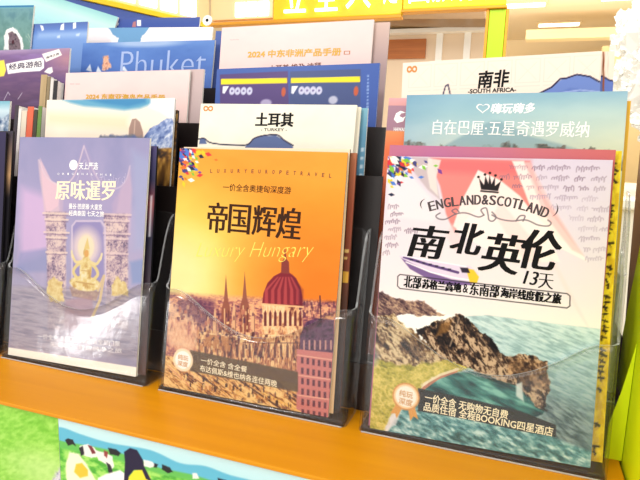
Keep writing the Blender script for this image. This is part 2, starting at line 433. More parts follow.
def confetti(a, x0, y0, s=1.0, seed=3):
    r = random.Random(seed)
    cols = [(240, 200, 40), (230, 110, 40), (214, 50, 60), (70, 120, 210), (60, 60, 130), (120, 190, 60), (246, 240, 240), (110, 60, 150), (20, 30, 60)]
    for i in range(95):
        u, v = abs(r.gauss(0, .5)), abs(r.gauss(0, .5))
        x, y = x0 + u * 30 * s, y0 + v * 28 * s
        t = r.uniform(-.2, 1.2); l = r.uniform(4, 9) * s * (1.15 - .6 * min(1, u + v)); w = l * .5
        dx, dy = math.cos(t), math.sin(t)
        a.poly([(x - dx * l, y - dy * l), (x + dy * w, y - dx * w), (x + dx * l, y + dy * l), (x - dy * w, y + dx * w)], cols[r.randrange(len(cols))], .95, .6)

# --- orange palace brochure (middle)
def pal(u, v):
    # sketch grid of the palace picture, rectified to millimetres on the cover
    w = 0.00077606333 * u + 1.206546e-05 * v + 1
    return ((1.5636485 * u + 0.10810016 * v + -297.45668) / w, (-0.035963508 * u + 1.3442903 * v + -192.5352) / w)
def art_palace():
    W, H = POSES['palace'][1] * 1000, POSES['palace'][2] * 1000
    a = Art(W, H, .62)
    a.vgrad([(0, (246, 170, 60)), (60, (244, 156, 40)), (110, (246, 152, 44)), (150, (240, 136, 40)), (180, (238, 150, 90)), (290, (200, 130, 90))])
    a.mix(a.em(-10, 135, 120, 90, 1.0) * .95, (255, 240, 120))
    a.mix(a.em(0, 150, 60, 50, 1.0) * .8, (255, 255, 200))
    a.mix(a.em(210, 140, 110, 60, 1.0) * .6, (238, 120, 20))
    a.tex(.16, [(255, 190, 80), (240, 130, 30)], 60, 30, 4)
    # hazy city at the horizon
    city = a.pm([(-28, 173.8), (216, 158.1), (227.5, 303.6), (-15.6, 326.9)], 5)
    a.rocky(city * .95, [(84, 44, 78), (176, 108, 108), (244, 184, 136)], 6, 3, 7, gain=1.6)
    a.poly([(27.5, 172.5), (60.8, 173.4), (63.7, 210.1), (29.7, 200.5), (9.5, 186.3)], (110, 62, 92), .6, 6)
    a.poly([(-2, 180.5), (37.7, 199.5), (40.5, 234.3), (-1, 228.2)], (250, 214, 170), .6, 8)
    # far pinnacles
    for x, yt, yb in ((226, 275, 335), (244.7, 272, 332)):
        a.poly([pal(*q) for q in [(x,yt),(x+2.2,yt+26),(x+4.5,yb-26),(x+5,yb),(x-5,yb),(x-4.5,yb-26),(x-2.2,yt+26)]], (150, 86, 70), .95, .8)
        a.line([pal(*q) for q in [(x-1.5,yt+34),(x-1.5,yb)]], 1.6, (236, 190, 140), .9)
        a.line([pal(*q) for q in [(x+2.6,yt+36),(x+2.8,yb)]], 1.2, (90, 44, 50), .8)
    for x, yt, yb in ((234, 300, 338), (253, 302, 336), (215, 306, 336), (268, 296, 330), (276, 300, 330), (290, 298, 332), (299, 298, 338), (208, 312, 340)):
        a.poly([pal(*q) for q in [(x,yt),(x+2,yt+14),(x+2.4,yb),(x-2.4,yb),(x-2,yt+14)]], (232, 184, 140), .95, .8)
        a.line([pal(*q) for q in [(x+1.4,yt+12),(x+1.6,yb)]], .9, (112, 60, 60), .8)
    # nave facade
    m = a.pm([(38.7, 211.1), (125.3, 204.3), (174.6, 193.4), (180.4, 238.4), (33.5, 247.1)], 2)
    a.rocky(m, [(84, 42, 50), (190, 122, 88), (250, 210, 150)], 2.6, 12, 17, gain=2.0)
    for k in range(17):
        x = 198 + k * 6.3
        a.poly([pal(*q) for q in [(x,346),(x+1.2,342),(x+2.4,346.5),(x+2.6,358),(x+.2,357.5)]], (90, 46, 50), .75, .8)
    a.line([(33.5, 214.1), (83.3, 212.1), (123, 206.8), (172.6, 198)], 1.6, (255, 224, 170), .85)
    a.line([(34.2, 222.2), (83.9, 218.9), (123.7, 214.6), (173.4, 207.7)], 1.1, (110, 58, 56), .7)
    a.poly([(52.2, 214), (85.9, 212.9), (84.8, 230.3), (50.7, 228.2)], (196, 134, 84), .85, 1.5)
    # drum
    m = a.pm([(120.1, 170.1), (167.9, 168), (171.6, 200.3), (122.9, 204.6)], 1.2)
    a.rocky(m, [(120, 60, 54), (236, 180, 130), (255, 220, 170)], 4, 8, 21, gain=1.5)
    for i in range(8):
        x = 264 + i * 5
        a.poly([pal(*q) for q in [(x,313),(x+1.3,310),(x+2.6,313),(x+2.6,326),(x,326)]], (96, 34, 44), .9, .8)
    rr = random.Random(12)
    def specks(n, x0, x1, f0, f1, cols):
        for _ in range(n):
            x = rr.uniform(x0, x1); y = rr.uniform(f0(x), f1(x)); w = rr.uniform(.5, 1.5); h = rr.uniform(1.5, 5)
            a.poly([pal(x - w, y - h), pal(x, y - h - rr.uniform(0, 2)), pal(x + w, y - h), pal(x + w, y), pal(x - w, y)], cols[rr.randrange(len(cols))], rr.uniform(.5, .95), .8)
    specks(150, 166, 262, lambda x: 304 + (x - 166) * .1, lambda x: 334 + (x - 166) * .1, [(92, 48, 74), (250, 206, 150), (196, 124, 100), (120, 66, 80)])
    specks(150, 190, 300, lambda x: 330, lambda x: 362 + (x - 190) * .12, [(76, 38, 48), (255, 224, 160), (214, 150, 96), (120, 66, 60)])
    specks(70, 300, 342, lambda x: 304, lambda x: 318, [(92, 48, 74), (240, 180, 140), (150, 84, 90)])
    # big red ribbed dome
    dome = [(120.2, 171.3), (121.1, 158.8), (125, 147.2), (132.3, 138.7), (140.3, 134), (145, 132.5), (151, 133.5), (158.5, 138.3), (164.5, 147.5), (167.7, 158.1), (168.5, 169)]
    a.poly(dome, (132, 34, 50), 1, 1)
    for i in range(6):
        t = (i + .7) / 6.4; xb = 262 + t * 40.5; xt = 276 + t * 17
        a.poly([pal(*q) for q in [(xb-1.9,304),(xb-1.6,290),(xt-.7,277),(xt+.7,277),(xb+1.5,290),(xb+1.7,305)]], (186, 72, 76), .9, 1.2)
    a.poly([(153.6, 135.5), (167.7, 150.5), (169.2, 170), (163.3, 169.6), (161.9, 151.1)], (96, 24, 48), .55, 4)
    a.line([(120.2, 171.3), (169.1, 168.9)], 2, (250, 206, 150), .9)
    a.poly([(140.4, 134.6), (140, 122.4), (142.7, 118.9), (142.6, 107.8), (143.5, 107.7), (145.7, 118.6), (148.9, 121.6), (150.5, 134.7)], (138, 58, 54), 1, .8)
    # slate roofs and the pink block at the right
    a.tex(a.pm([(168.1, 200.8), (173.9, 184.7), (185, 179), (205.4, 178.6), (208.6, 219), (169.5, 218.1)], 1.2), [(66, 40, 72), (112, 72, 104), (54, 32, 58)], 7, 5, 23)
    for i in range(6):
        x = 304 + i * 5.4
        a.line([pal(*q) for q in [(x,341),(x,349)]], 2, (230, 176, 160), .8)
    a.line([(187.6, 154.9), (191, 182.6)], 1.6, (70, 36, 60), .9)
    a.poly([(165.8, 215.4), (208.1, 213.7), (211.7, 287.3), (170.2, 286.2)], (212, 130, 126), 1, 1)
    for j in range(6):
        for i in range(6):
            x = 301 + i * 5.6 + .1 * j; y = 357 + j * 10.4 + i * .9
            a.poly([pal(*q) for q in [(x,y),(x+2.6,y+.4),(x+2.5,y+6.6),(x-.1,y+6.2)]], (94, 40, 66), .9, .7)
    for j in range(4): a.line([pal(*q) for q in [(297,355+j*20),(333,360+j*20)]], 1.4, (246, 190, 164), .8)
    # square below: gold roofs, dark streets
    m = a.pm([(-8, 246), (55, 248.5), (168.8, 253.4), (170.2, 286.2), (209.4, 286.7), (209.6, 289.9), (-4.7, 286.4)], 2)
    a.rocky(m, [(52, 26, 34), (140, 84, 54), (222, 164, 90), (255, 220, 146)], 11, 2.6, 27, rot=.5, gain=1.9)
    for x0, y0, x1, y1, c in ((176, 362, 215, 392, (255, 210, 150)), (180, 360, 220, 390, (90, 50, 40)), (236, 378, 280, 408, (80, 44, 40)), (206, 372, 240, 394, (252, 214, 130)), (262, 392, 300, 412, (250, 206, 110)), (168, 366, 190, 386, (232, 170, 120))):
        a.line([pal(*q) for q in [(x0,y0),(x1,y1)]], 2.2, c, .85)
    a.tex(a.pm([(5.2, 201.1), (41, 206.1), (41.1, 241.2), (2.7, 239.6)], 3) * .8, [(176, 104, 104), (236, 176, 140), (252, 214, 170)], 5, 10, 31, sharp=1.4)
    specks(90, 176, 292, lambda x: 372 + (x - 176) * .18, lambda x: 388 + (x - 176) * .2, [(60, 30, 36), (255, 222, 150), (200, 130, 70)])
    # caption band
    a.poly([(32.6, 235.4), (168.9, 240.2), (170.6, 261.9), (34.5, 259.9)], (94, 76, 56), .88, 1.5)
    a.img *= np.array([.95, .93, .93])
    cx, cy = [(24.1, 248.4)][0]
    a.ell(cx, cy, 13.5, 13.5, (255, 226, 190), 1, .12); a.ell(cx, cy, 10.5, 10.5, (255, 252, 244), 1, .1)
    confetti(a, 1, 2, 1.05, 5)
    return a
art = art_palace()
R = brochure(POSES['palace'], art, 'orange brochure with a red-domed palace at sunset, middle front holder', edge=mat('amber_page_edge', (150, 96, 50), .6))
Hh = art.H
build_text('title_lettering', [('帝', [(44, 78.8)][0], [(68.8, 78.8)][0], 35, 0, 1.5), ('国', [(71.4, 78.6)][0], [(98, 78.7)][0], 33, 0, 1.5),
    ('辉', [(101.7, 78.5)][0], [(129.9, 78.9)][0], 34, 0, 1.5), ('煌', [(131.2, 79.3)][0], [(159.7, 79.6)][0], 35, 0, 1.5)], BROWNINK, R, Hh)
build_text('tour_lettering', [('一价全含奥捷匈深度游', [(60.8, 43.3)][0], [(145.1, 43.2)][0], 8.2, .006)], BROWNINK, R, Hh)
build_text('english_lettering', arc_items('LUXURYEUROPETRAVEL', [(39.8, 25.7)][0], [(118.3, 23.7)][0], [(193.3, 25.4)][0], 4.2, .02, fill=.3), mat('dark_red_ink', (110, 40, 30)), R, Hh)
build_text('script_lettering', [('Luxury Hungary', [(31.4, 120.5)][0], [(177.1, 108.2)][0], 22, -.02, 0, .45)], mat('pale_gold_ink', (255, 226, 96)), R, Hh)
build_text('caption_lettering', [('一价全含 含全餐', [(48.1, 244.9)][0], [(107.6, 246.9)][0], 7, .01), ('布达佩斯&维也纳各连住两晚', [(47.5, 254.3)][0], [(145.3, 257.2)][0], 7.6, .012)], CREAMINK, R, Hh)
cx, cy = [(24.1, 248.4)][0]
build_text('medal_lettering', [('纯玩', (cx - 7, cy - 3), (cx + 7, cy - 2.6), 6, .02), ('深度', (cx - 7, cy + 4.4), (cx + 7, cy + 4.8), 6, .02)], mat('tan_ink', (216, 166, 110)), R, Hh)

# --- England and Scotland brochure (right)
def art_england():
    W, H = POSES['england'][1] * 1000, POSES['england'][2] * 1000
    a = Art(W, H, .6)
    a.vgrad([(0, (214, 200, 220)), (60, (226, 214, 226)), (130, (236, 224, 230)), (168, (246, 238, 232))])
    a.mix(a.em(200, 30, 60, 80, 1) * .5, (216, 204, 232))
    # red flag shape with pale mountain and ribbons
    a.poly([(44.2, 1.2), (138, 2.3), (148.7, 29.6), (182.4, 79.5), (169.3, 75.7), (131.5, 39.8), (95, 46.3), (71.9, 74.2), (62.9, 56.8), (55.1, 29.1), (50.4, 19.2)], (234, 128, 124), .95, 2)
    a.mix(a.pm([(44.2, 1.2), (138, 2.3), (139, 16.6), (50.2, 15.2)], 8) * .5, (226, 92, 104))
    a.poly([(90.8, 12.1), (112, 21.3), (131.3, 36), (158.4, 68.9), (170.7, 96.3), (144.4, 98.4), (116.9, 94.8), (87.8, 81.2), (70.5, 68.4), (77.5, 42.2)], (250, 232, 232), .93, 1.5)
    a.poly([(69.4, 66.4), (80, 79.7), (75.1, 93.9), (64.3, 78.7)], (244, 200, 204), .6, 3)
    a.poly([(113.3, 40.6), (142.8, 73.7), (153.3, 97.7), (139.1, 98.8), (108.6, 54.4)], (244, 204, 206), .6, 3)
    a.poly([(121.8, 2.6), (132.6, 2.4), (154.1, 43.6), (187.1, 85.7), (194.4, 94.4), (166.2, 81.6), (147.2, 60.1), (134.5, 30.1)], (252, 236, 236), .9, 1.5)
    a.poly([(132.7, 3.4), (138.1, 3.3), (160.2, 43.3), (190.7, 89.1), (180.2, 84.3), (153.8, 52.1)], (240, 190, 194), .8, 2)
    a.poly([(159.9, 91.5), (167.2, 96.6), (200.2, 156.8), (181.6, 130.9)], (244, 214, 218), .7, 3)
    a.poly([(25, 0.5), (45.2, 1.2), (56, 43.1), (43.4, 33.5), (28, 15.8)], (190, 172, 178), .8, 2)
    a.poly([(41.2, 1.3), (54.3, 3), (50.6, 21.2), (53.8, 39.2), (45.3, 31.4), (41.2, 15.4)], (226, 216, 214), .9, 1.5)
    a.poly([(0.7, 10.3), (28.5, 21.8), (45.8, 39.5), (57.1, 59.1), (49.6, 65.5), (4.2, 61.9)], (234, 224, 232), .85, 4)
    r = random.Random(4)
    # handwriting, right and left
    def scrawl(x0, y0, x1, seed, c, w=.75):
        rr = random.Random(seed); x = x0; y = y0
        while x < x1 - 4:
            n = rr.randint(3, 9); pts = []; ph = rr.uniform(0, 6)
            for k in range(n * 5):
                t = k / 5 * 2 * math.pi; amp = 1.1 + (1.7 if (k // 5) % 3 == rr.randint(0, 2) else 0)
                pts.append((x + k * .42 + .7 * math.cos(t + ph), y + amp * math.sin(t + ph) - .03 * (k - x0 * 0)))
            a.line(pts, w, c, rr.uniform(.45, .9), .8); x = pts[-1][0] + rr.uniform(2.5, 6)
    for i, (x0, x1) in enumerate(((120, 204), (112, 205), (124, 200), (140, 200), (160, 206), (176, 206), (184, 207), (186, 204), (190, 206), (192, 206))):
        scrawl(x0, 9 + i * 9.2, x1, 20 + i, (128, 104, 130) if i < 3 else (168, 148, 176))
    for i, (x0, x1) in enumerate(((4, 12), (7, 18), (2, 24), (6, 28), (2, 20), (4, 22), (2, 14))):
        scrawl(x0, 52 + i * 8, x1, 60 + i, (120, 96, 120))
    confetti(a, 2, 3, 1.0, 9)
    # crown
    a.line([(95, 32.6), (110.9, 33.4)], 1.6, (26, 18, 22))
    for q in [(91.7, 18.9), (97.7, 16.3), (102.2, 14.7), (107.5, 17), (113.3, 20.7)]: a.ell(q[0], q[1], 1.3, 1.3, (26, 18, 22), 1, .4)
    cr = [(92.2, 19.9), (97.4, 26.6), (98.2, 17.8), (101.5, 25), (101.9, 16.2), (104.4, 25.4), (107.2, 18.5), (107.7, 27.2), (113, 22.2), (110.9, 32), (94.9, 31.1)]
    a.poly(cr, (26, 18, 22), 1, .7)
    # flourish under the arc
    for pts in ([(56.9, 56.1), (53.1, 59.3), (56.3, 62.1), (63.2, 61.8), (72.6, 56.3), (82.2, 54.8), (93.9, 58.1), (99.4, 55.9)], [(106.8, 55.5), (114.5, 59), (125.6, 60.3), (138.2, 58.7), (149.2, 62.8), (158, 63.2), (160.5, 60.3), (157.6, 57.6)],
                [(72.6, 56.3), (68.5, 53.5), (72.3, 51.3), (75.4, 54.2)], [(99.4, 55.9), (96.2, 51.1), (100.8, 49), (103, 54.7), (104.4, 60.5), (108.2, 61.3), (110.7, 57.2), (106.6, 52.6)], [(129.2, 60.1), (132.5, 55.1), (137, 54.9), (135.6, 59.8)]):
        a.line(curve(pts), 1.3, (110, 100, 112), .9)
    # high speed train
    a.poly([(18.5, 102.2), (29.7, 100.4), (60.3, 106.1), (89.5, 106.7), (97.5, 112.9), (99, 120.7), (90.7, 124.4), (73.4, 126), (51.4, 122), (32.6, 113.4)], (222, 206, 232), 1, 1)
    a.poly([(20.7, 104.1), (51, 116.4), (73.1, 121.5), (94.4, 122.6), (90.7, 125.4), (71.6, 127.7), (49.5, 123.2), (30.6, 114.6)], (120, 92, 148), 1, 1)
    a.line([(23.7, 102.9), (48.5, 108.6), (78.4, 114.1)], 2.6, (84, 56, 116), .95)
    a.line([(22.6, 101.9), (60.2, 105.1), (85.7, 107.5)], 1.2, (246, 240, 250), .9)
    a.line([(26.1, 107.8), (51, 115.9), (76.9, 119.7), (90.4, 120.5)], 1.3, (250, 246, 252), .9)
    for k in range(7):
        (q0, q1), = [(29.9, 104.4)]; q0 += k * 6.4; q1 += k * 1.05
        a.rect(q0, q1, q0 + 3.2, q1 + 1.6, (30, 22, 50), .8)
    a.poly([(85.8, 109), (93.5, 110.3), (98.7, 116.8), (97.2, 122.8), (90.6, 123.4), (88.2, 116.7)], (240, 196, 50), 1, 1)
    a.poly([(80, 109), (87.7, 108.8), (90, 113.6), (82.3, 113.8)], (40, 30, 52), 1, 1)
    # rounded line frame
    fr = [(20.8, 121.1), (178.6, 125.2), (181.3, 127.2), (181.9, 136.5), (179.5, 138.7), (21.7, 135.4), (19, 133.1), (18.6, 123.3), (20.8, 121.1)]
    a.line(fr, 1.0, (46, 40, 50), .95)
    # sea
    sea = a.pm([(64, 161), (107.8, 153.2), (208.4, 154.9), (217.5, 292.8), (-8.2, 318.8), (68.1, 222.9)], 1.5)
    a.vgrad([(160, (196, 218, 222)), (185, (176, 204, 212)), (215, (140, 170, 178)), (245, (104, 132, 140)), (284, (92, 120, 128))], sea)
    a.tex(sea * .30, [(60, 96, 106), (150, 186, 192), (232, 240, 240)], 9, 1.8, 41, rot=.32, sharp=1.5, octv=5)
    dk = a.pm([(161.6, 223.3), (205.1, 230.3), (205.9, 267.3), (164.4, 265.7)], 14)
    a.tex(dk * .6, [(30, 50, 58), (150, 166, 170)], 9, 2, 43, rot=.5, sharp=1.6, octv=5)
    # white surf cove
    a.poly([(17.2, 160.1), (67.5, 154.6), (85.6, 162.6), (53.3, 180.5), (28.7, 177.3)], (250, 248, 244), .95, 3, 6, 8)
    # far headland ridge
    m = a.pm([(-14, 138.3), (-3.3, 138.3), (14.1, 146), (32.8, 146.1), (47, 146.7), (57.5, 152.7), (69.6, 157.4), (54, 161.2), (23.5, 161.5), (7.2, 167.4), (-16.6, 163.8)], 1.2, 3, 3)
    a.rocky(m, [(46, 32, 42), (104, 76, 78), (190, 156, 130)], 7, 3, 45, rot=.6, gain=1.6)
    # near brown slope
    slope = [(-19.2, 157.8), (-1.4, 166.3), (15.2, 162.4), (36.9, 176.4), (53.9, 188.5), (66.5, 199), (74.9, 205.9), (57.3, 210.3), (27.2, 216.7), (-14.5, 226.8)]
    m = a.pm(slope, 1.5, 4, 4)
    a.rocky(m, [(34, 24, 26), (80, 56, 46), (142, 112, 82), (222, 198, 158)], 9, 4, 47, rot=.75, gain=1.9, octv=6)
    # grass
    m = a.pm([(-14.9, 220.5), (1.6, 209.8), (27.1, 214.6), (78.5, 201.4), (100, 206.3), (67.9, 218.9), (52.6, 229.3), (41.5, 245.3), (26.2, 262.3), (15, 282.9), (-10.2, 289.5)], 3, 4, 5)
    a.rocky(m, [(110, 112, 40), (176, 166, 66), (230, 210, 118)], 6, 4, 49, rot=.4, gain=1.2)
    a.poly([(-14.3, 198.3), (-3.8, 193.8), (5.6, 207.2), (2.1, 218.1), (-12.6, 222.3)], (170, 172, 176), .6, 5)
    # lagoon
    lag = a.pm([(49.2, 238), (60.3, 224.1), (75.5, 214.8), (96.4, 209.8), (124.5, 208.7), (144.9, 213.4), (161.8, 226.1), (167.9, 238.4), (154.4, 248.4), (98.6, 243.1), (59.5, 242.5)], 1.5, 2, 6)
    a.tex(lag, [(14, 54, 60), (44, 112, 110), (130, 190, 180)], 26, 6, 51, rot=.3, sharp=1.4, octv=5)
    a.line([(34.9, 269), (41.8, 249.4), (52.9, 233.3), (66, 221.2), (83.1, 211.7)], 3.0, (206, 122, 96), .85)
    a.line([(52.6, 229.3), (67.8, 217.9), (84.8, 209.5)], 2.5, (240, 226, 196), .85)
    low = a.pm([(30.1, 259.5), (49.7, 246.1), (99, 248), (154.7, 252.1), (181.7, 262.5), (209.3, 268.5), (209.1, 290.8), (15.7, 293.2)], 3)
    a.tex(low, [(44, 96, 104), (96, 156, 162), (204, 230, 228)], 7, 2.6, 53, rot=.4, sharp=1.15, octv=6)
    # central dark rocks
    rock = [(40.9, 175.9), (50.7, 170.7), (58.3, 165.7), (69.8, 160.4), (80.2, 155.2), (87.1, 157.4), (95.1, 161.5), (101.3, 168.7), (109, 171.7), (116.9, 178.5), (125, 189.1), (134.3, 189.8), (143.1, 185.8), (153.9, 187.2), (164.8, 191.4), (168.3, 204.2), (169.1, 217.3), (167.3, 229), (167.8, 237.5), (158.8, 234.2), (149.2, 224.3), (139.8, 218), (123.1, 214.7), (105.9, 209.4), (90.4, 205.7), (76.7, 203.6), (64.6, 199.2), (53.9, 188.5)]
    m = a.pm(rock, 1.0, 3, 7, 5)
    a.rocky(m, [(10, 6, 12), (24, 17, 20), (44, 32, 30), (88, 64, 50), (196, 166, 138)], 9, 4.2, 55, rot=1.0, gain=1.9, octv=6)
    a.tex(a.pm([(132.5, 190.1), (164.8, 191.4), (169.1, 217.3), (146.9, 216.9), (129.8, 205.9)], 3) * .5, [(60, 40, 30), (120, 84, 60), (200, 152, 104)], 4, 3, 57, sharp=1.4)
    a.line([(82.4, 159), (79.5, 173.3), (75.6, 187.7)], 1.6, (150, 128, 110), .8)
    a.line([(101.5, 172.6), (115.7, 188.4), (127.6, 200.4)], 1.2, (120, 98, 84), .7)
    a.line([(86.5, 176.4), (98.9, 190.7), (111.1, 202.8)], 1.6, (24, 16, 20), .8)
    a.poly([(64.4, 167), (75.8, 161.7), (72.7, 174.1), (61.2, 179.5)], (190, 130, 60), .5, 3)
    a.poly([(139.6, 216.1), (144.9, 213.4), (147.9, 232.2), (140.4, 227.6)], (226, 232, 232), .85, 2)
    a.poly([(40.9, 175.9), (49.7, 171.8), (49.2, 179), (43.3, 180.7)], (30, 26, 32), .9, 1)
    # caption band and medal with ribbons
    a.poly([(46.9, 234.3), (98.2, 237.2), (145, 241.3), (177.3, 249.1), (178.1, 260.3), (146.2, 260.4), (99.6, 257.8), (48.4, 257.5)], (34, 32, 34), .93, 1)
    a.poly([(22.1, 264), (32, 257.1), (27.1, 275.6), (15, 282.9)], (226, 222, 226), .8, 2)
    cx, cy = [(35.3, 244.8)][0]
    a.poly([(cx - 9, cy + 8), (cx - 3, cy + 12), (cx - 8, cy + 24), (cx - 10, cy + 19), (cx - 15, cy + 20)], (222, 160, 84), 1, .8)
    a.poly([(cx + 9, cy + 8), (cx + 3, cy + 12), (cx + 6, cy + 24), (cx + 9, cy + 19), (cx + 14, cy + 21)], (222, 160, 84), 1, .8)
    a.ell(cx, cy, 14, 14, (216, 152, 90), 1, .1); a.ell(cx, cy, 12.4, 12.4, (250, 214, 170), 1, .1); a.ell(cx, cy, 10.6, 10.6, (252, 244, 232), 1, .1)
    return a
art = art_england()
R = brochure(POSES['england'], art, 'white and red England & Scotland brochure with a cliff coast, front holder at right')
Hh = art.H
build_text('title_lettering', [('南', [(28.6, 85.1)][0], [(65.9, 86.6)][0], 33, .002, 2.6, .18), ('北', [(70.3, 79.3)][0], [(99.2, 80.9)][0], 31, .002, 2.6, .18),
    ('英', [(98.9, 91.2)][0], [(136.9, 93.2)][0], 38, .002, 2.8, .18), ('伦', [(136.4, 85.6)][0], [(170.1, 86.9)][0], 38, .002, 2.6, .15)], INK, R, Hh)
build_text('english_lettering', arc_items('ENGLAND&SCOTLAND', [(44.6, 50.6)][0], [(103.1, 41)][0], [(158.1, 51.9)][0], 9.5, .0, .9, fill=.8), mat('grey_brown_ink', (66, 52, 58)), R, Hh)
build_text('bracket_lettering', [('(', [(36.3, 47)][0], [(40.4, 47.8)][0], 11, -.02), (')', [(162.3, 47.9)][0], [(165.8, 48.7)][0], 13, -.02)], mat('grey_brown_ink', (66, 52, 58)), R, Hh)
build_text('days_lettering', [('13', [(140, 113.1)][0], [(152.6, 113.9)][0], 13, -.005, .9, .2), ('天', [(153.5, 115.2)][0], [(165.9, 115.5)][0], 14, -.015, .9)], INK, R, Hh)
build_text('tour_lettering', [('北部', [(25.4, 127.7)][0], [(42.7, 128)][0], 12, .004, .8), ('苏格兰高地', [(44.3, 128.3)][0], [(82.3, 129.1)][0], 9.5, .015, .8), ('&', [(84.3, 129)][0], [(89.1, 129.1)][0], 8.5, .015),
    ('东南部', [(91, 128.9)][0], [(118.3, 129.4)][0], 12, .004, .8), ('海岸线度假之旅', [(120.2, 129.7)][0], [(173.8, 130.8)][0], 9.5, .015, .8)], INK, R, Hh)
build_text('caption_lettering', [('一价全含 无购物无自费', [(54.5, 242.2)][0], [(134.4, 247)][0], 8.5, .018), ('品质住宿 全程BOOKING四星酒店', [(54.1, 251.5)][0], [(175.2, 256.1)][0], 8.8, .018)], CREAMINK, R, Hh)
cx, cy = [(35.3, 244.8)][0]
build_text('medal_lettering', [('纯玩', (cx - 7, cy - 3), (cx + 7, cy - 2), 6.5, .02), ('深度', (cx - 7, cy + 5), (cx + 7, cy + 6), 6.5, .02)], mat('tan_ink', (216, 166, 110)), R, Hh)

# ================================================================== the rest of the stack
def plain(n, stops, step=3, fine=None, tex=None):
    W, H = POSES[n][1] * 1000, POSES[n][2] * 1000
    a = Art(W, H, step, fine, 8); a.vgrad(stops)
    if tex: a.tex(*tex)
    return a
YEL = mat('yellow_cover_stock', (246, 214, 36), .45); DARK = mat('black_cover_stock', (26, 24, 30), .5); BRN = mat('brown_cover_stock', (116, 62, 40), .5)
a = plain('redband', [(0, (196, 112, 128)), (300, (196, 112, 124))], 3)
a.mix(np.clip(1 - abs(a.X - 45) / 90, 0, 1) * .85, (182, 110, 156)); a.mix(np.clip((a.X - 120) / 90, 0, 1) * .6, (206, 98, 92))
brochure(POSES['redband'], a, 'mauve-red topped brochure right behind the England & Scotland one')
a = plain('yellowT1', [(0, (244, 212, 40)), (300, (240, 200, 30))], 1.0)
r = random.Random(2)
W = a.W
a.tex(a.pm([(W - 16, 0), (W, 0), (W, 292), (W - 16, 292)], 1) * .5, [(186, 140, 20), (250, 226, 70)], 3, 7, 31, sharp=1.6)
for i in range(52):
    y = 6 + i * 5.4 + r.uniform(-1, 1)
    if r.random() < .7:
        x = W - r.uniform(6, 9)
        a.line([(x, y), (x + r.uniform(2, 5), y + r.uniform(-1, 2.5))], r.uniform(1, 2.6), (36, 30, 10), .9)
        a.line([(x + r.uniform(0, 3), y - 1), (x + r.uniform(0, 3), y + 3)], r.uniform(.8, 2), (50, 36, 10), .85)
brochure(POSES['yellowT1'], a, 'yellow brochure with black writing along its edge, behind the red-topped one', spine=YEL, edge=YEL)
brochure(POSES['peach'], plain('peach', [(0, (250, 226, 196)), (300, (250, 210, 160))]), 'pale peach brochure just showing above the orange palace brochure', edge=mat('amber_page_edge', (150, 96, 50), .6), spine=DARK)
a = plain('brownT1', [(0, (178, 112, 80)), (60, (146, 72, 48)), (120, (120, 60, 40)), (160, (80, 50, 40)), (300, (40, 34, 44))], 1.2)
a.rect(a.W - 14, 128, a.W, 140, (222, 170, 60), .9); a.rect(a.W - 12, 104, a.W - 2, 108, (220, 180, 110)); a.rect(a.W - 10, 112, a.W - 3, 115, (220, 180, 110))
brochure(POSES['brownT1'], a, 'brown brochure edge sticking out right of the orange palace brochure', spine=BRN, edge=BRN)
a = plain('navyT1', [(0, (74, 66, 112)), (40, (40, 40, 70)), (70, (120, 56, 60)), (110, (30, 28, 50)), (300, (90, 50, 40))], 1.5)
a.rect(a.W - 6, 60, a.W - 3, 110, (230, 230, 240), .7)
brochure(POSES['navyT1'], a, 'dark navy brochure edge showing right of the pale purple temple brochure', spine=DARK, edge=DARK)
brochure(POSES['col0T1'], plain('col0T1', [(0, (52, 46, 82)), (300, (24, 22, 34))]), 'dark violet brochure cut off at the left edge, front row', spine=DARK, edge=DARK)
brochure(POSES['col0T1b'], plain('col0T1b', [(0, (60, 56, 70)), (60, (190, 150, 110)), (90, (30, 28, 34)), (300, (24, 22, 26))]), 'black-edged brochure behind the dark violet one at the left edge', spine=DARK, edge=DARK)

# second row
a = plain('aurora', [(0, (252, 240, 226)), (30, (252, 240, 222)), (60, (246, 224, 206)), (300, (200, 190, 200))], 1.0, 80)
a.poly([(26.6, -0.3), (171.7, -1.1), (175.5, 7.4), (157.2, 13.1), (132, 15.6), (99.1, 12), (65.4, 9.7), (41, 4.7)], (96, 164, 200), .95, 5); a.poly([(64.6, -0.6), (165.6, -0.6), (166.1, 6), (138, 11), (98.7, 6.6)], (60, 132, 186), .8, 5)
a.mix(a.pm([(1.3, 16.9), (138.9, 22.9), (140.3, 41.4), (2.5, 33.7)], 12) * .6, (250, 216, 176))
m = a.pm([(164.9, 54.4), (174.7, 38.6), (186.6, 33.4), (198.3, 26.9), (205.8, 25.7), (213.8, 33.4), (223.3, 41), (226.1, 79.2), (162.2, 80.7)], 1.2, 2, 3)
a.rocky(m, [(70, 92, 150), (130, 150, 200), (226, 232, 246)], 9, 12, 5, rot=.8, gain=1.5)
a.tex(a.pm([(176.7, 66), (227.9, 62.6), (238.4, 206.3), (187.3, 210.5)], 2), [(40, 32, 34), (110, 74, 36), (196, 146, 70)], 9, 9, 8, sharp=1.5)
a.poly([(142.2, 67.9), (141.7, 38.8), (145.6, 26.9), (151.9, 26.2), (158.5, 30.8), (164.2, 43.9), (167.5, 67.5)], (168, 138, 128), 1, 1); a.line([(150.5, 29.5), (150.4, 49.3)], 2, (206, 176, 160), .8)
a.tex(a.pm([(95.3, 49.8), (143.9, 46.7), (169.4, 51.7), (171.5, 80.5), (64, 82.9)], 3, 3), [(120, 120, 120), (96, 110, 160)], 8, 4, 6)
a.poly([(169.6, 11.2), (175, 0.9), (211.3, -1.2), (213.5, 28.2), (201.2, 24.4), (188.5, 17.9)], (244, 240, 248), .8, 4)
brochure(POSES['aurora'], a, 'brochure with blue sky, stone pinnacle and snowy mountain, second row at left')
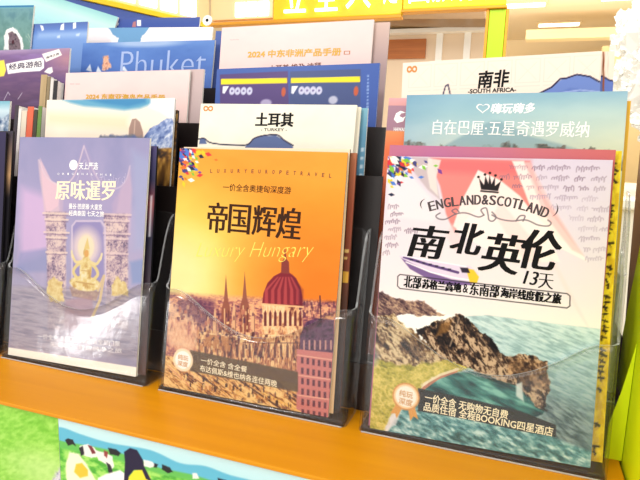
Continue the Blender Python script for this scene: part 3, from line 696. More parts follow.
a = plain('autumn', [(0, (40, 38, 50)), (60, (120, 84, 40)), (90, (176, 120, 50)), (300, (50, 40, 40))], 1.5, 120)
a.tex(.8, [(40, 32, 40), (150, 104, 44), (60, 50, 50), (206, 160, 80)], 8, 8, 3)
brochure(POSES['autumn'], a, 'dark autumn brochure edge right of the snowy mountain brochure', spine=DARK, edge=DARK)
a = plain('col0T2', [(0, (120, 180, 200)), (14, (206, 226, 236)), (60, (80, 110, 150)), (300, (40, 50, 70))], 1.5, 70)
a.tex(a.pm([(180, 40), (210, 16), (226, 26), (240, 18), (240, 80), (170, 80)], 2), [(60, 90, 130), (230, 236, 244)], 6, 6, 4)
brochure(POSES['col0T2'], a, 'teal snowy-peak brochure cut off at the left edge, second row')

a = plain('turkey', [(0, (252, 246, 228)), (300, (252, 244, 224))], 1.0, 80)
a.tex(.35, [(255, 250, 234), (246, 234, 208)], 22, 22, 8)
a.poly([(66.6, 52.5), (72.8, 46.2), (79.2, 41.7), (88.3, 38.5), (106.7, 37.4), (117.6, 42.5), (125.8, 47), (130, 50.4), (130.5, 56.3), (67.2, 58.6)], (90, 108, 156), 1, 1)
a.poly([(1.7, 50.9), (2.6, 44.5), (9.8, 44.3), (13.2, 50.5)], (90, 108, 156), 1, 1)
a.line(curve([(-1.7, 45.3), (8.3, 43.7), (17.4, 48.5), (37.4, 50.4), (67.7, 50), (77.9, 41.8), (90.9, 37.8), (108, 36.7), (117.6, 42.5), (129.8, 48.6)]), 1.7, (44, 40, 72), 1)
R = brochure(POSES['turkey'], a, 'cream Turkey brochure with large black title, second row middle')
build_text('title_lettering', [('土耳其', [(78.5, 18.7)][0], [(127.1, 18.2)][0], 16, .028, .6)], INK, R, a.H)
build_text('english_lettering', [('- TURKEY -', [(86.3, 30.8)][0], [(120.4, 30.2)][0], 3.4, .02)], INK, R, a.H)
build_text('publisher_lettering', [('∞', [(4.2, 6.1)][0], [(17.8, 6.1)][0], 6.5, .03)], mat('orange_ink', (214, 140, 70)), R, a.H)
brochure(POSES['turk2'], plain('turk2', [(0, (250, 244, 226)), (300, (246, 236, 214))]), 'second cream brochure edge right behind the Turkey one')
a = plain('ltblue', [(0, (130, 184, 206)), (30, (96, 150, 180)), (300, (60, 90, 120))], 1.5)
for i in range(6): a.rect(a.W - 5, 46 + i * 10, a.W - 1.5, 50 + i * 10, (220, 230, 236), .7)
brochure(POSES['ltblue'], a, 'light blue brochure edge right of the Turkey brochure')

a = plain('bali', [(0, (140, 182, 204)), (20, (162, 198, 208)), (45, (190, 212, 212)), (60, (206, 218, 210)), (300, (160, 170, 160))], 1.0, 80)
a.mix(np.clip((a.X - 90) / 120, 0, 1) * np.clip((a.Y - 0) / 50, 0, 1) * .6, (226, 224, 186)); a.mix(np.clip((50 - a.X) / 50, 0, 1) * .35, (84, 134, 176))
a.tex(.12, [(255, 255, 255), (120, 160, 190)], 60, 20, 4)
a.poly([(40.1, 58.2), (62.5, 45), (80.5, 34.3), (92.3, 29), (100.4, 29), (112.8, 35.3), (131, 44.6), (160.2, 52.5), (179.1, 58.4)], (112, 150, 170), .5, 3)
m = a.pm([(-2, 52), (6.8, 49.8), (23.5, 52.9), (39.9, 56), (71.7, 57.8), (97, 53.2), (109.9, 51.5), (122, 55), (146, 53.2), (179, 56.9), (218.7, 58.8), (219.9, 77.4), (0.1, 83.1)], 1, 5, 3, 5)
a.tex(m * np.clip(a.noise(9, 30, 77) * 2.4 - .6, 0, 1) * .85, [(50, 60, 60), (120, 104, 96), (86, 98, 92)], 6, 3, 9)
R = brochure(POSES['bali'], a, 'pale blue Bali brochure with white title, second row at right')
build_text('title_lettering', [('自在巴厘·五星奇遇罗威纳', [(31, 35.4)][0], [(186, 37.8)][0], 16, -.006, .5)], WHITE, R, a.H)
build_text('publisher_lettering', [('嗨玩嗨多', [(90.4, 15.8)][0], [(133.9, 15.7)][0], 10.5, .03, 0, .2)], WHITE, R, a.H)
def heart(cx, cy, s):
    o = []; i_ = []
    for k in range(40):
        t = k / 40 * 2 * math.pi
        x = 16 * math.sin(t) ** 3; y = -(13 * math.cos(t) - 5 * math.cos(2 * t) - 2 * math.cos(3 * t) - math.cos(4 * t))
        o.append((cx + x * s * 1.2, cy + y * s)); i_.append((cx + x * s * .95, cy + (y) * s * .76))
    return [[o[k], o[(k + 1) % 40], i_[(k + 1) % 40], i_[k]] for k in range(40)]
hc = [(82.2, 15.2)][0]
flat_shape('heart_emblem', heart(hc[0], hc[1], .36), WHITE, R, a.H)
brochure(POSES['baliyellow'], plain('baliyellow', [(0, (232, 180, 60)), (300, (230, 190, 70))]), 'thin yellow brochure edge right behind the Bali one', spine=YEL, edge=YEL)
a = plain('mauve', [(0, (226, 170, 176)), (8, (222, 160, 160)), (9, (170, 132, 152)), (36, (166, 126, 146)), (38, (236, 150, 96)), (60, (238, 120, 80)), (300, (200, 110, 90))], 1.0, 90)
R = brochure(POSES['mauve'], a, 'mauve and orange brochure edge left of the Bali one')
w = [([(8.7, 20.3)][0])]
x0, y0 = w[0]
flat_shape('wave_emblem', [[(x0 - 1, y0 + 4), (x0 + 1, y0 - 3), (x0 + 6, y0 - 6), (x0 + 12, y0 - 4), (x0 + 7, y0 - 3), (x0 + 5, y0), (x0 + 9, y0 + 2), (x0 + 12, y0), (x0 + 10, y0 + 6), (x0 + 3, y0 + 8)]], WHITE, R, a.H)
build_text('publisher_lettering', [('HAWAII', (x0, y0 + 15), (x0 + 13, y0 + 15), 4, .02)], WHITE, R, a.H)

# fan of catalogue edges between the left brochures of row two
gx = -.2105
for i, (w_, col, top, desc) in enumerate(((.0075, (54, 50, 62), .285, 'black spine-out booklet'), (.006, (236, 236, 232), .280, 'thin white spine-out booklet'), (.0105, (226, 216, 196), .277, 'cream spine-out booklet'),
        (.012, (222, 104, 70), .283, 'orange-red spine-out booklet'), (.0075, (58, 60, 44), .279, 'dark olive spine-out booklet'), (.0075, (96, 140, 60), .284, 'green spine-out booklet'))):
    root = empty('spine_out_booklet', (gx, .0478, .0545), desc + ' in the second row, left of the snowy mountain brochure', 'booklet', 'spine-out booklets in the second row')
    root.rotation_euler = (-LEAN, 0, 0)
    cm = mat('booklet_stock_%d' % i, col, .5, noise=((min(255, col[0] + 40), max(0, col[1] - 20), max(0, col[2] - 10)), 60, 60, 25, .5))
    link('spine', boxes([(0, w_ - .0009, 0, .0012, 0, top)], .0004), cm, root)
    link('page_block', boxes([(.0007, w_ - .0016, .0012, .0195, .001, top - .001)]), PAPER, root)
    gx += w_

# third row
pinkstops = [(0, (244, 216, 214)), (40, (246, 214, 208)), (300, (236, 206, 204))]
a = plain('pinkL', pinkstops, 1.5, 60); a.tex(.2, [(250, 226, 226), (236, 200, 204)], 30, 20, 3)
R = brochure(POSES['pinkL'], a, 'pale pink 2024 product catalogue above the snowy mountain brochure, third row left')
build_text('title_lettering', [('2024 东南亚海岛产品手册', [(40, 35.3)][0], [(176.8, 37.4)][0], 8, .05)], GOLD, R, a.H)
build_text('publisher_lettering', [('— —', [(8.8, 16.5)][0], [(27.4, 16.8)][0], 1.2, .01)], mat('faint_ink', (206, 186, 186)), R, a.H)
a = plain('pinkL2', [(0, (206, 184, 184)), (300, (170, 150, 150))], 2)
brochure(POSES['pinkL2'], a, 'greyish pink catalogue edge right behind the left pink 2024 catalogue')
a = plain('purple', [(0, (186, 170, 214)), (10, (140, 112, 166)), (40, (112, 84, 128)), (90, (90, 66, 96)), (300, (70, 50, 80))], 1.0, 90)
a.tex(.3, [(150, 120, 180), (90, 64, 100), (150, 108, 130)], 60, 12, 4)
a.mix(np.clip((a.X - 190) / 50, 0, 1) * np.clip(1 - abs(a.Y - 16) / 30, 0, 1) * .8, (190, 140, 150))
lab = [(128, 25), (160.2, 19.3), (195.6, 13.9), (200.7, 26.2), (169.4, 31.8), (129, 36)]
a.poly([(123.6, 21.8), (152, 17.6), (179.9, 15.1), (195.5, 13.1), (199.8, 17), (200.9, 29.2), (193.5, 33.7), (157.6, 34.8), (129.2, 37.6)], (250, 248, 250), 1, 1)
a.poly([(195.1, 7.8), (227.4, 1), (234, 10.2), (204, 20.1)], (250, 246, 240), 1, 1)
a.poly([(93.9, 18.1), (118.9, 15.4), (124.5, 31.2), (121.2, 40.6), (96.2, 43.5)], (244, 226, 90), 1, 1.5)
a.poly([(201.5, 35.3), (208.8, 29.3), (216.4, 27.9), (219, 35.5), (213.5, 38.5)], (244, 240, 240), 1, 1)
a.line([(124.6, 78.3), (131.8, 65.8), (136.3, 70.5)], 1.2, (210, 200, 220), .8); a.line([(153.3, 76.7), (160.6, 67.3)], 1.2, (210, 200, 220), .8)
R = brochure(POSES['purple'], a, 'purple cruise brochure with a white tilted title label, third row at the left edge')
build_text('title_lettering', [('经典游船', [(130.2, 26.6)][0], [(196.4, 22.3)][0], 9.5, .02)], mat('violet_ink', (60, 40, 80)), R, a.H)
build_text('tag_lettering', [('海洋之旅', [(203.5, 14)][0], [(228.1, 7.8)][0], 3.5, .02)], mat('violet_ink', (60, 40, 80)), R, a.H)

a = plain('blue', [(0, (66, 96, 172)), (300, (44, 72, 150))], 1.0, 90)
a.poly([(5.1, 7.5), (103.8, 5.9), (108.7, 56), (8.7, 57.8)], (86, 66, 124), 1, 1); a.poly([(106.6, 6.6), (200.8, 6.5), (203.9, 69), (108.9, 58.5)], (70, 84, 134), 1, 1)
a.poly([(7.1, 13.6), (103, 14.9), (103.5, 21.3), (7.6, 21)], (246, 226, 40), 1, .8); a.poly([(108.6, 15), (200.2, 15.7), (200.7, 22.4), (109, 21.4)], (246, 226, 40), 1, .8)
for x, y in ((231, 91), (237.5, 91), (244, 91), (250, 91)): pass
pp = [(15.7, 28.5), (24.8, 30), (33, 30.2), (41.9, 30.3), (50.7, 30.5), (115.2, 30.5), (124.2, 31.3), (131.7, 31.5), (139.8, 31.6), (147.9, 31.8)]
for k, (x, y) in enumerate(pp):
    if k in (0, 5): a.poly([(x - 5, y - 5), (x + 4, y - 5), (x - 2, y + 5), (x - 5, y + 4)], (240, 240, 250), 1, .8)
    else: a.ell(x, y, 4.2, 5.2, (206, 206, 232), 1, .25); a.ell(x, y, 1.5, 1.5, (120, 110, 160), 1, .3)
for (x, y) in [(99.4, 32.7), (196.3, 33.4)]: a.ell(x, y, 3, 6, (196, 90, 60), 1, .3)
for k in range(14): a.rect(a.W - 15 + .2 * k, 14 + k * 4.2, a.W - 12.5 + .2 * k, 16.6 + k * 4.2, (150, 176, 226), .8)
(x1, y1), (x2, y2) = [(75.6, 46.6), (167.3, 44)]
a.ell(x1, y1, 8, 5, (190, 180, 214), .9, .4); a.ell(x2, y2, 6, 5, (206, 206, 226), .9, .4)
R = brochure(POSES['blue'], a, 'royal blue brochure with two yellow-striped panels, third row middle', spine=mat('blue_cover_stock', (48, 76, 156), .45))
a = plain('safrica', [(0, (250, 234, 220)), (300, (246, 230, 214))], 1.0, 80)
for k in range(7):
    x = 8 + k * 30
    pts = [[(x, 4), (x + 26, 4), (x + 26, 30), (x, 30), (x, 4)], [(x + 4, 8), (x + 13, 17), (x + 22, 8)], [(x + 4, 27), (x + 13, 17), (x + 22, 27)], [(x, 34), (x + 26, 34)]]
    for p in pts: a.line(p, .8, (240, 218, 204), .8)
a.poly([(150.9, 47.8), (160.9, 39.4), (170.8, 33.2), (176.6, 28), (182.6, 27.3), (192.5, 24.5), (204.4, 27.3), (212.5, 33.1), (217.4, 35.4), (218.6, 63.3), (145.2, 60.9)], (112, 138, 206), 1, 1)
a.poly([(163.3, 48.3), (185.1, 38.3), (217.8, 44), (218.6, 63.3), (155.6, 61.3)], (96, 122, 196), .9, 3); a.line([(175.3, 43.3), (195.2, 40.9), (216.8, 44)], 1.8, (160, 180, 230), .9)
a.line([(148.8, 47.7), (154.8, 42.4), (166.9, 36.3), (174.6, 27.9), (181.6, 27.2), (191.5, 23.9), (204.4, 26.8), (212.4, 32), (217.4, 34.4)], 1.8, (34, 30, 70), 1)
a.line([(48, 43.8), (51.4, 29.9), (54.2, 28.3), (58.3, 44.2)], 1.6, (50, 50, 84), 1)
R = brochure(POSES['safrica'], a, 'cream South Africa brochure with patterned border and a blue mountain, third row right')
build_text('title_lettering', [('南非', [(88.3, 24.7)][0], [(121.5, 24.1)][0], 19, .03, 0, .12)], INK, R, a.H)
build_text('english_lettering', [('-SOUTH AFRICA-', [(77.2, 37.4)][0], [(129.5, 37.4)][0], 4.6, .045)], INK, R, a.H)
build_text('publisher_lettering', [('∞', [(5.2, 8.1)][0], [(17.1, 8.2)][0], 7.5, .04)], mat('orange_ink', (214, 140, 70)), R, a.H)
a = plain('safrica2', [(0, (250, 228, 212)), (300, (246, 230, 214))], 1.0, 80)
a.poly([(179.6, 23.8), (187.6, 26.3), (193.6, 30.9), (201.4, 33.4), (202.4, 52.6), (181, 52)], (100, 124, 200), 1, 1); a.line([(181.7, 25), (187.6, 27.4), (192.7, 30.9), (201.4, 33.4)], 1.6, (34, 30, 70), 1)
a.line([(185.8, 0.4), (187.9, 43.6)], 1.8, (150, 84, 50), 1); a.line([(190.2, 0.7), (191.6, 28.7)], .6, (230, 196, 180), 1)
brochure(POSES['safrica2'], a, 'second cream South Africa brochure, showing as a strip at the right of the first')

gx = -.1655
for i, (w_, col, top, desc) in enumerate(((.011, (196, 170, 128), .276, 'tan bound catalogue'), (.009, (230, 224, 220), .272, 'thin white catalogue'), (.013, (40, 36, 42), .274, 'black bound catalogue'))):
    pass
# bound catalogues stand spine-out in the gap between the two left holders of row three
gx = -.2035
for i, (w_, col, top, desc) in enumerate(((.0125, (196, 170, 128), .279, 'tan'), (.0065, (150, 132, 100), .276, 'khaki'), (.0065, (230, 224, 220), .273, 'thin white'), (.0075, (40, 36, 42), .270, 'black'))):
    root = empty('bound_catalogue', (gx, .0915, .1085), desc + ' bound catalogue standing spine-out between the purple brochure and the left pink catalogue', 'catalogue', 'bound catalogues in the third row')
    root.rotation_euler = (-LEAN, 0, 0)
    cm = mat('catalogue_cloth_%d' % i, col, .6, noise=((max(0, col[0] - 40), max(0, col[1] - 40), max(0, col[2] - 40)), 90, 40, 10, .5))
    link('spine', boxes([(0, w_ - .0009, 0, .0012, 0, top)], .0004), cm, root)
    link('page_block', boxes([(.0007, w_ - .0016, .0012, .0135, .001, top - .001)]), PAPER, root)
    gx += w_

# fourth row
a = plain('phuket', [(0, (104, 146, 212)), (14, (84, 124, 196)), (60, (70, 106, 184)), (300, (50, 80, 150))], 1.0, 80)
a.tex(.25, [(110, 150, 220), (60, 96, 176)], 40, 20, 5)
a.mix(a.em(120, 2, 60, 6, .8) * .6, (206, 220, 240))
(x, y), = [(49.6, 30.3)]
a.tex(a.pm([(x - 7, y - 8), (x + 2, y - 10), (x + 8, y + 8), (x, y + 14), (x - 8, y + 12)], 2, 4), [(226, 150, 110), (240, 196, 170), (190, 110, 90)], 3, 4, 4)
for pts in ([(10.3, 42.6), (17.2, 33.2), (22.3, 45.7)], [(30.1, 45.8), (33, 36.4), (41.8, 47.3)], [(75.4, 42.7), (82.3, 36.6), (90.6, 45.8)]): a.poly(pts, (240, 244, 250), .9, 1.5)
R = brochure(POSES['phuket'], a, 'blue Phuket brochure with large pale title, fourth row at left')
build_text('title_lettering', [('Phuket', [(76.4, 33.6)][0], [(226, 32.3)][0], 38, -.018, 1.0)], mat('pale_blue_ink', (164, 184, 230)), R, a.H)
a = plain('pinkM', pinkstops, 1.5, 70); a.tex(.2, [(250, 226, 226), (236, 200, 204)], 30, 20, 6)
R = brochure(POSES['pinkM'], a, 'pale pink 2024 catalogue above the royal blue brochure, fourth row middle')
build_text('title_lettering', [('2024 中东非洲产品手册', [(44.7, 39.9)][0], [(182.4, 40.3)][0], 10, .05), ], GOLD, R, a.H)
build_text('tag_lettering', [('□', [(186.7, 42.1)][0], [(195, 42.1)][0], 4.5, .03)], mat('copper_ink', (190, 110, 60)), R, a.H)
build_text('region_lettering', [('土耳其 埃及 迪拜', [(78.8, 59.7)][0], [(155.5, 57.5)][0], 7, .03)], mat('maroon_ink', (120, 60, 50)), R, a.H)
build_text('publisher_lettering', [('~~~', [(14.4, 18.3)][0], [(28.8, 18.2)][0], 1.5, 0)], mat('faint_ink', (206, 186, 186)), R, a.H)
a = plain('pinkM2', [(0, (214, 186, 176)), (60, (176, 150, 150)), (300, (150, 130, 130))], 2)
brochure(POSES['pinkM2'], a, 'greyish brown catalogue edge right behind the middle pink catalogue', spine=mat('taupe_stock', (176, 156, 150), .5))
brochure(POSES['blueM'], plain('blueM', [(0, (76, 100, 170)), (300, (50, 70, 140))]), 'blue brochure edge left behind the middle pink 2024 catalogue')
a = plain('teal', [(0, (110, 190, 214)), (6, (92, 140, 160)), (30, (96, 140, 146)), (70, (112, 150, 140)), (300, (90, 120, 110))], 1.0, 130)
a.tex(.35, [(80, 120, 130), (140, 180, 170), (90, 130, 120)], 20, 16, 6)
a.rect(0, 0, a.W, 3, (40, 110, 170), .9); 
a.tex(a.pm([(222.6, 74.2), (219.5, 50.8), (224.7, 39.1), (235.3, 35.8), (246.9, 40.8), (259.5, 53.9), (266.4, 73.6)], 1.5, 2), [(226, 226, 226), (250, 250, 250)], 6, 6, 7)
a.tex(a.pm([(233.6, 74), (231, 54.1), (227.7, 45.8), (236.1, 42.4), (245.6, 47.4), (255.6, 57.2), (259.9, 73.7)], 1.5, 2), [(60, 50, 60), (130, 110, 120), (96, 76, 90)], 4, 4, 8)
(x, y), = [(240.7, 60.7)]; a.ell(x, y, 2.6, 3.6, (70, 20, 40))
a.line([(271.5, 47.3), (279.2, 57.1), (290.5, 61.9)], 2, (170, 196, 180), .7); a.line([(277.5, 60.3), (272.4, 53.8), (267.7, 50.6)], 1.5, (170, 196, 180), .6)
brochure(POSES['teal'], a, 'teal wildlife brochure with a white-headed animal, top left corner')
a = plain('penguin', [(0, (84, 110, 176)), (14, (100, 136, 206)), (20, (124, 160, 220)), (300, (80, 110, 180))], 1.0, 80)
for pts in ([(105.5, 2), (112, 3.9), (114.7, 10.5), (110.6, 12)], [(149.3, 3.6), (155.2, 0.6), (156.2, 11.9), (148, 11.6)], [(173.5, 1.3), (179.4, -0.1), (180.3, 9.5), (174.4, 10.9)], [(238.6, 3.7), (244, 0.7), (246.7, 8.6), (239.1, 9.9)]): a.poly(pts, (244, 246, 252), 1, 1.2)
for pts in ([(142.8, 21.1), (148.8, 19.7), (149.3, 24.5), (143.1, 24.4)], [(181.2, 19.1), (189, 17.7), (187.5, 22.4), (181.5, 22.2)]): a.poly(pts, (220, 232, 250), .9, 2)
a.mix(a.pm([(102.3, 13.4), (262.3, 13.8), (263.4, 24.6), (103.3, 23.2)], 8) * .4, (190, 214, 246))
brochure(POSES['penguin'], a, 'blue brochure sprinkled with small white marks, between the teal and Phuket ones')
# top row
a = plain('cloud', [(0, (250, 244, 246)), (300, (230, 230, 240))], 1.0, 60)
a.poly([(37.1, -1.4), (124, -2.3), (119.4, 7.2), (110.5, 13.6), (108.2, 26.5), (64.8, 26.7), (63.6, 16.8), (52.9, 11.9), (45.9, 3.6)], (110, 160, 206), 1, 1.5, 3, 3)
a.mix(a.pm([(1.7, 13.4), (43, 13.5), (52.7, 26.7), (3.4, 26.8)], 6) * .3, (226, 206, 226))
brochure(POSES['cloud'], a, 'brochure with white clouds around a blue patch, top row left')
a = plain('figures', [(0, (70, 90, 160)), (10, (60, 84, 160)), (300, (50, 70, 140))], 1.0, 40)
for k, pts in enumerate(([(11.2, 5.2), (24.2, 8.7), (22.7, 13.8), (9.9, 12)], [(44.1, 2.3), (52.7, 5.7), (55.7, 14.1), (47.5, 14)], [(62.7, 4.2), (71.2, 7.6), (69.7, 12.5), (59, 7.5)], [(106.5, 3.1), (114.3, 3.3), (115.5, 13), (107.7, 12.9)])): a.poly(pts, (244, 244, 250), 1, 1)
a.poly([(99, 6.3), (104.7, 4.8), (105.9, 14.5), (98, 14.5)], (190, 120, 120), .9, 1)
brochure(POSES['figures'], a, 'dark blue brochure with tiny white figures just above the cloud brochure')
a = plain('aqua', [(0, (150, 206, 210)), (18, (200, 238, 232)), (40, (186, 232, 240)), (300, (150, 210, 230))], 2, 120)
brochure(POSES['aqua'], a, 'tilted pale aqua brochure in the top left row')

# ================================================================== clear holders
LIP = [(0, .119), (.02, .121), (.035, .115), (.052, .104), (.075, .091), (.1, .081), (.122, .0785), (.142, .081), (.165, .090), (.188, .104), (.205, .117), (.216, .122), (.234, .1235)]
def lip(u, W):
    u = u / W * .234
    xs = [p[0] for p in LIP]; zs = [p[1] for p in LIP]
    return float(np.interp(u, xs, zs))
def side_h(d):
    # S-shaped side edge: from the lip up to the tall back
    xs = [0, .006, .010, .013, .017, .022, .026, .030, .034, .040]
    zs = [.1215, .123, .130, .148, .172, .190, .198, .2015, .203, .204]
    return float(np.interp(d, xs, zs))
def smooth(f, x, r):
    return (f(x - r) + 2 * f(x) + f(x + r)) / 4
def holder(x0, x1, yf, zb, label):
    W = x1 - x0; D = .040; t = .0024; r = .007
    root = empty('brochure_holder', (x0, yf, zb), label, 'brochure holder', 'clear acrylic brochure holders')
    # U-shaped wall profile, seen from above
    path = []
    for i in range(13): path.append((0, D - (D - r) * i / 12, side_h(D - (D - r) * i / 12)))
    for i in range(1, 6):
        a = math.pi / 2 * i / 6; path.append((r - r * math.cos(a), r - r * math.sin(a), None))
    nf = 60
    for i in range(nf + 1): path.append((r + (W - 2 * r) * i / nf, 0, smooth(lambda u: lip(max(0, min(W, u)), W), r + (W - 2 * r) * i / nf, .006)))
    for i in range(1, 6):
        a = math.pi / 2 * i / 6; path.append((W - r + r * math.sin(a), r - r * math.cos(a), None))
    for i in range(13): path.append((W, r + (D - r) * i / 12, side_h(r + (D - r) * i / 12)))
    P = []
    n = len(path)
    hs = [p[2] for p in path]; idx = [i for i, h in enumerate(hs) if h is not None]
    hs = np.interp(range(n), idx, [hs[i] for i in idx])
    bm = bmesh.new(); cols = []
    NZ = 8
    for i, (x, y, _) in enumerate(path):
        a = path[max(0, i - 1)]; b = path[min(n - 1, i + 1)]
        tx, ty = b[0] - a[0], b[1] - a[1]; L = math.hypot(tx, ty) or 1; nx, ny = -ty / L, tx / L    # inward
        ox, oy, ix, iy = x, y, x + nx * t, y + ny * t
        col = []
        for k in range(NZ + 1):
            z = hs[i] * k / NZ
            z = max(z, .0)
            col.append((bm.verts.new((ox, oy + z * TAN, z)), bm.verts.new((ix, iy + z * TAN, z))))
        cols.append(col)
    for i in range(n - 1):
        for k in range(NZ):
            a, b, c, d = cols[i][k], cols[i + 1][k], cols[i + 1][k + 1], cols[i][k + 1]
            bm.faces.new((a[0], b[0], c[0], d[0])).smooth = True; bm.faces.new((a[1], d[1], c[1], b[1])).smooth = True
        f = bm.faces.new((cols[i][NZ][0], cols[i + 1][NZ][0], cols[i + 1][NZ][1], cols[i][NZ][1])); f.material_index = 2 if 11 < i < n - 14 else 1
        f = bm.faces.new((cols[i][0][0], cols[i][0][1], cols[i + 1][0][1], cols[i + 1][0][0])); f.material_index = 1
    for i in (0, n - 1):
        for k in range(NZ):
            f = bm.faces.new((cols[i][k][0], cols[i][k + 1][0], cols[i][k + 1][1], cols[i][k][1])); f.material_index = 1
    bmesh.ops.recalc_face_normals(bm, faces=bm.faces)
    me = bpy.data.meshes.new('m'); bm.to_mesh(me); bm.free()
    link('front_and_side_wall', me, [ACR, EDGE, LIPEDGE], root)
    # back sheet with rounded top corners
    zt = .204; rc = .012; pts = [(t, 0), (W - t, 0)]
    for k in range(7): a = math.pi / 2 * k / 6; pts.append((W - t - rc + rc * math.cos(a), zt - rc + rc * math.sin(a)))
    for k in range(7): a = math.pi / 2 * k / 6; pts.append((t + rc - rc * math.sin(a), zt - rc + rc * math.cos(a)))
    me = prism(pts, 'y', D - t, D)
    me.materials.append(ACR); me.materials.append(EDGE)
    for p in me.polygons: p.material_index = 0 if abs(p.normal.y) > .7 else 1
    for v in me.vertices: v.co.y += v.co.z * TAN
    link('back_wall', me, None, root)
    me = boxes([(t, W - t, t, D - t, 0, .0038)], .0006)
    link('base_plate', me, SOLID, root)
    # rim bead round the foot of the front wall
    me = boxes([(.004, W - .004, -.0012, 0, 0, .0016)], .0004)
    link('foot_rim', me, LIPEDGE, root)
    return root
HOLD = [  # column span per tier, described
    (0, -.410, -.1545, 'clear acrylic brochure holder cut off at the left edge, front row'),
    (0, -.149, .0845, 'clear acrylic holder around the pale purple temple brochure'),
    (0, .0985, .3345, 'clear acrylic holder around the orange palace brochure'),
    (0, .3478, .5840, 'clear acrylic holder around the England & Scotland brochure'),
    (1, -.470, -.2127 + .0005, None),
    (1, -.1615 + .004, .0735, 'clear acrylic holder behind the temple brochure, second row'),
    (1, .0925, .3270, 'clear acrylic holder around the cream Turkey brochure'),
    (1, .3315, .5925, 'clear acrylic holder around the pale blue Bali brochure'),
    (2, -.1715, .0740, 'clear acrylic holder around the left pink 2024 catalogue, third row'),
    (2, .0870, .3250, 'clear acrylic holder around the royal blue brochure, third row'),
    (2, .3430, .5885, 'clear acrylic holder around the South Africa brochure'),
]
for k, x0, x1, lb in HOLD:
    if lb: holder(x0, x1, -.0125 + .056 * k, .0003 + .054 * k, lb)

# ================================================================== stepped display rack
root = empty('stepped_display_rack', (0, 0, -.9), 'orange wooden stepped display rack carrying rows of travel brochures', 'display rack')
def rp(name, me, m):
    o = link(name, me, m, root); o.location = (0, 0, .9); return o
WOOD = mat('orange_laminate', (222, 146, 4), .42, coat=.03, spec=.3, noise=((204, 126, 0), 3, 60, 20, .4))
DWOOD = mat('dark_brown_laminate', (44, 32, 30), .45, noise=((66, 46, 38), 4, 30, 30, .5))
rp('shelf_board', boxes([(-1.1, .600, -.107, .0362, -.0045, 0)], .0012), WOOD)
for k in range(1, 6):
    y0 = .0365 + .056 * (k - 1); rp('step_board', boxes([(-1.1, .600, y0, y0 + .0557, -.9 if k == 1 else -.9, .054 * k)]), DWOOD)
def backplate(x0, x1, k, z1):
    z0 = .054 * k + .0003; y0 = .0372 + .056 * (k - 1) + .0005
    me = boxes([(x0, x1, y0, y0 + .0022, z0, z1)])
    for v in me.vertices: v.co.y += (v.co.z - z0) * TAN
    rp('back_plate', me, mat('black_back_plate', (30, 22, 22), .35))
backplate(-.60, .080, 1, .236); backplate(.081, .3420, 1, .262)
backplate(-.60, .3290, 2, .318)
backplate(-.60, .0800, 3, .37)
rp('front_panel', boxes([(-1.1, .600, -.1005, -.095, -.9, -.0047)]), mat('panel_laminate', (230, 190, 120), .5))
rp('end_panel_brown', prism([(-.02, -.9), (.10, -.9), (0.1534, 0.0267), (0.1571, 0.0884), (0.1779, 0.1641), (0.1962, 0.2558), (0.2024, 0.3019), (-.02, 0.3019), (-.02, .0)], 'x', .613, .625), mat('tan_laminate', (170, 124, 84), .45, noise=((140, 96, 60), 20, 20, 4, .4)))
rp('end_panel_lime', prism([(-.19, -.9), (.105, -.9), (.1045, 0), (.1135, .092), (.085, .19), (.055, .29), (-.19, .29)], 'x', .6025, .6125), mat('lime_laminate', (232, 252, 8), .4))

rp('lime_cheek', prism([(.5868, .0003), (.6018, .0003), (.6018, .120), (.5945, .072), (.5868, .035)], 'y', .0340, .0361), mat('lime_laminate', (232, 252, 8), .4))
# ---- picture posters on the front panel
def poster(name, loc, W, H, art, label, dy=.0006):
    r_ = empty(name, loc, label, 'poster')
    link('printed_sheet', art.mesh(), PRINT, r_)
    link('backing', boxes([(0, W, .0001, dy, 0, H)]), PAPER, r_)
    return r_
a = Art(260, 330, 1.5, 110, 8)
a.tex(1, [(118, 190, 56), (146, 212, 78), (176, 226, 108)], 7, 3, 3, rot=-.4, octv=5, sharp=1.2)
a.tex(.35, [(110, 190, 50), (200, 236, 130)], 60, 24, 8)
a.mix(a.em(250, 70, 60, 22, 1) * .5, (220, 240, 170))
a.tex(a.pm([(248, 76.7), (254, 68), (260, 59.4), (268.6, 52.7), (276.3, 62.6), (275.8, 74.5), (244.8, 82.3)], 4, 4), [(170, 160, 190), (226, 222, 226), (130, 130, 170)], 5, 5, 9)
a.line([(14, 0), (14, 330)], .9, (200, 236, 150), .5)
poster('grass_poster', (-.2205, -.1032, -.335), .26, .33, a, 'green grass field poster under the shelf, left side')
a = Art(540, 330, .9, 110, 10)
a.vgrad([(0, (206, 238, 246)), (22, (186, 230, 238)), (30, (150, 216, 224))])
hill = [(-12, 12.2), (7.3, 10.4), (28.6, 12.7), (67.5, 14.4), (117, 11.1), (152.2, 17), (180.6, 13.5), (208, 16.3), (239.8, 16.7), (280.5, 23.6), (281.1, 43.7), (-18, 126.4)]
a.poly(curve(hill), (100, 186, 216), 1, 2)
a.poly([(-12.8, 26.3), (9.3, 26.2), (41.4, 23.6), (67.3, 22.3), (99.8, 23.8), (128.7, 28), (163.7, 26.1), (208.2, 27.8), (240.1, 34.2), (241, 75.9), (-19.3, 151.7)], (104, 190, 90), 1, 2)
gm = a.pm([(-13.3, 35.9), (27.8, 33.6), (67, 31.4), (99.6, 32.7), (128.6, 34.6), (163.7, 32.5), (208.2, 34.1), (241, 75.9), (-19.3, 151.7)], 3)
a.tex(gm, [(80, 170, 60), (130, 208, 84), (170, 224, 110)], 9, 4, 5, sharp=1.4)
BK, WH = (34, 30, 40), (246, 240, 240)
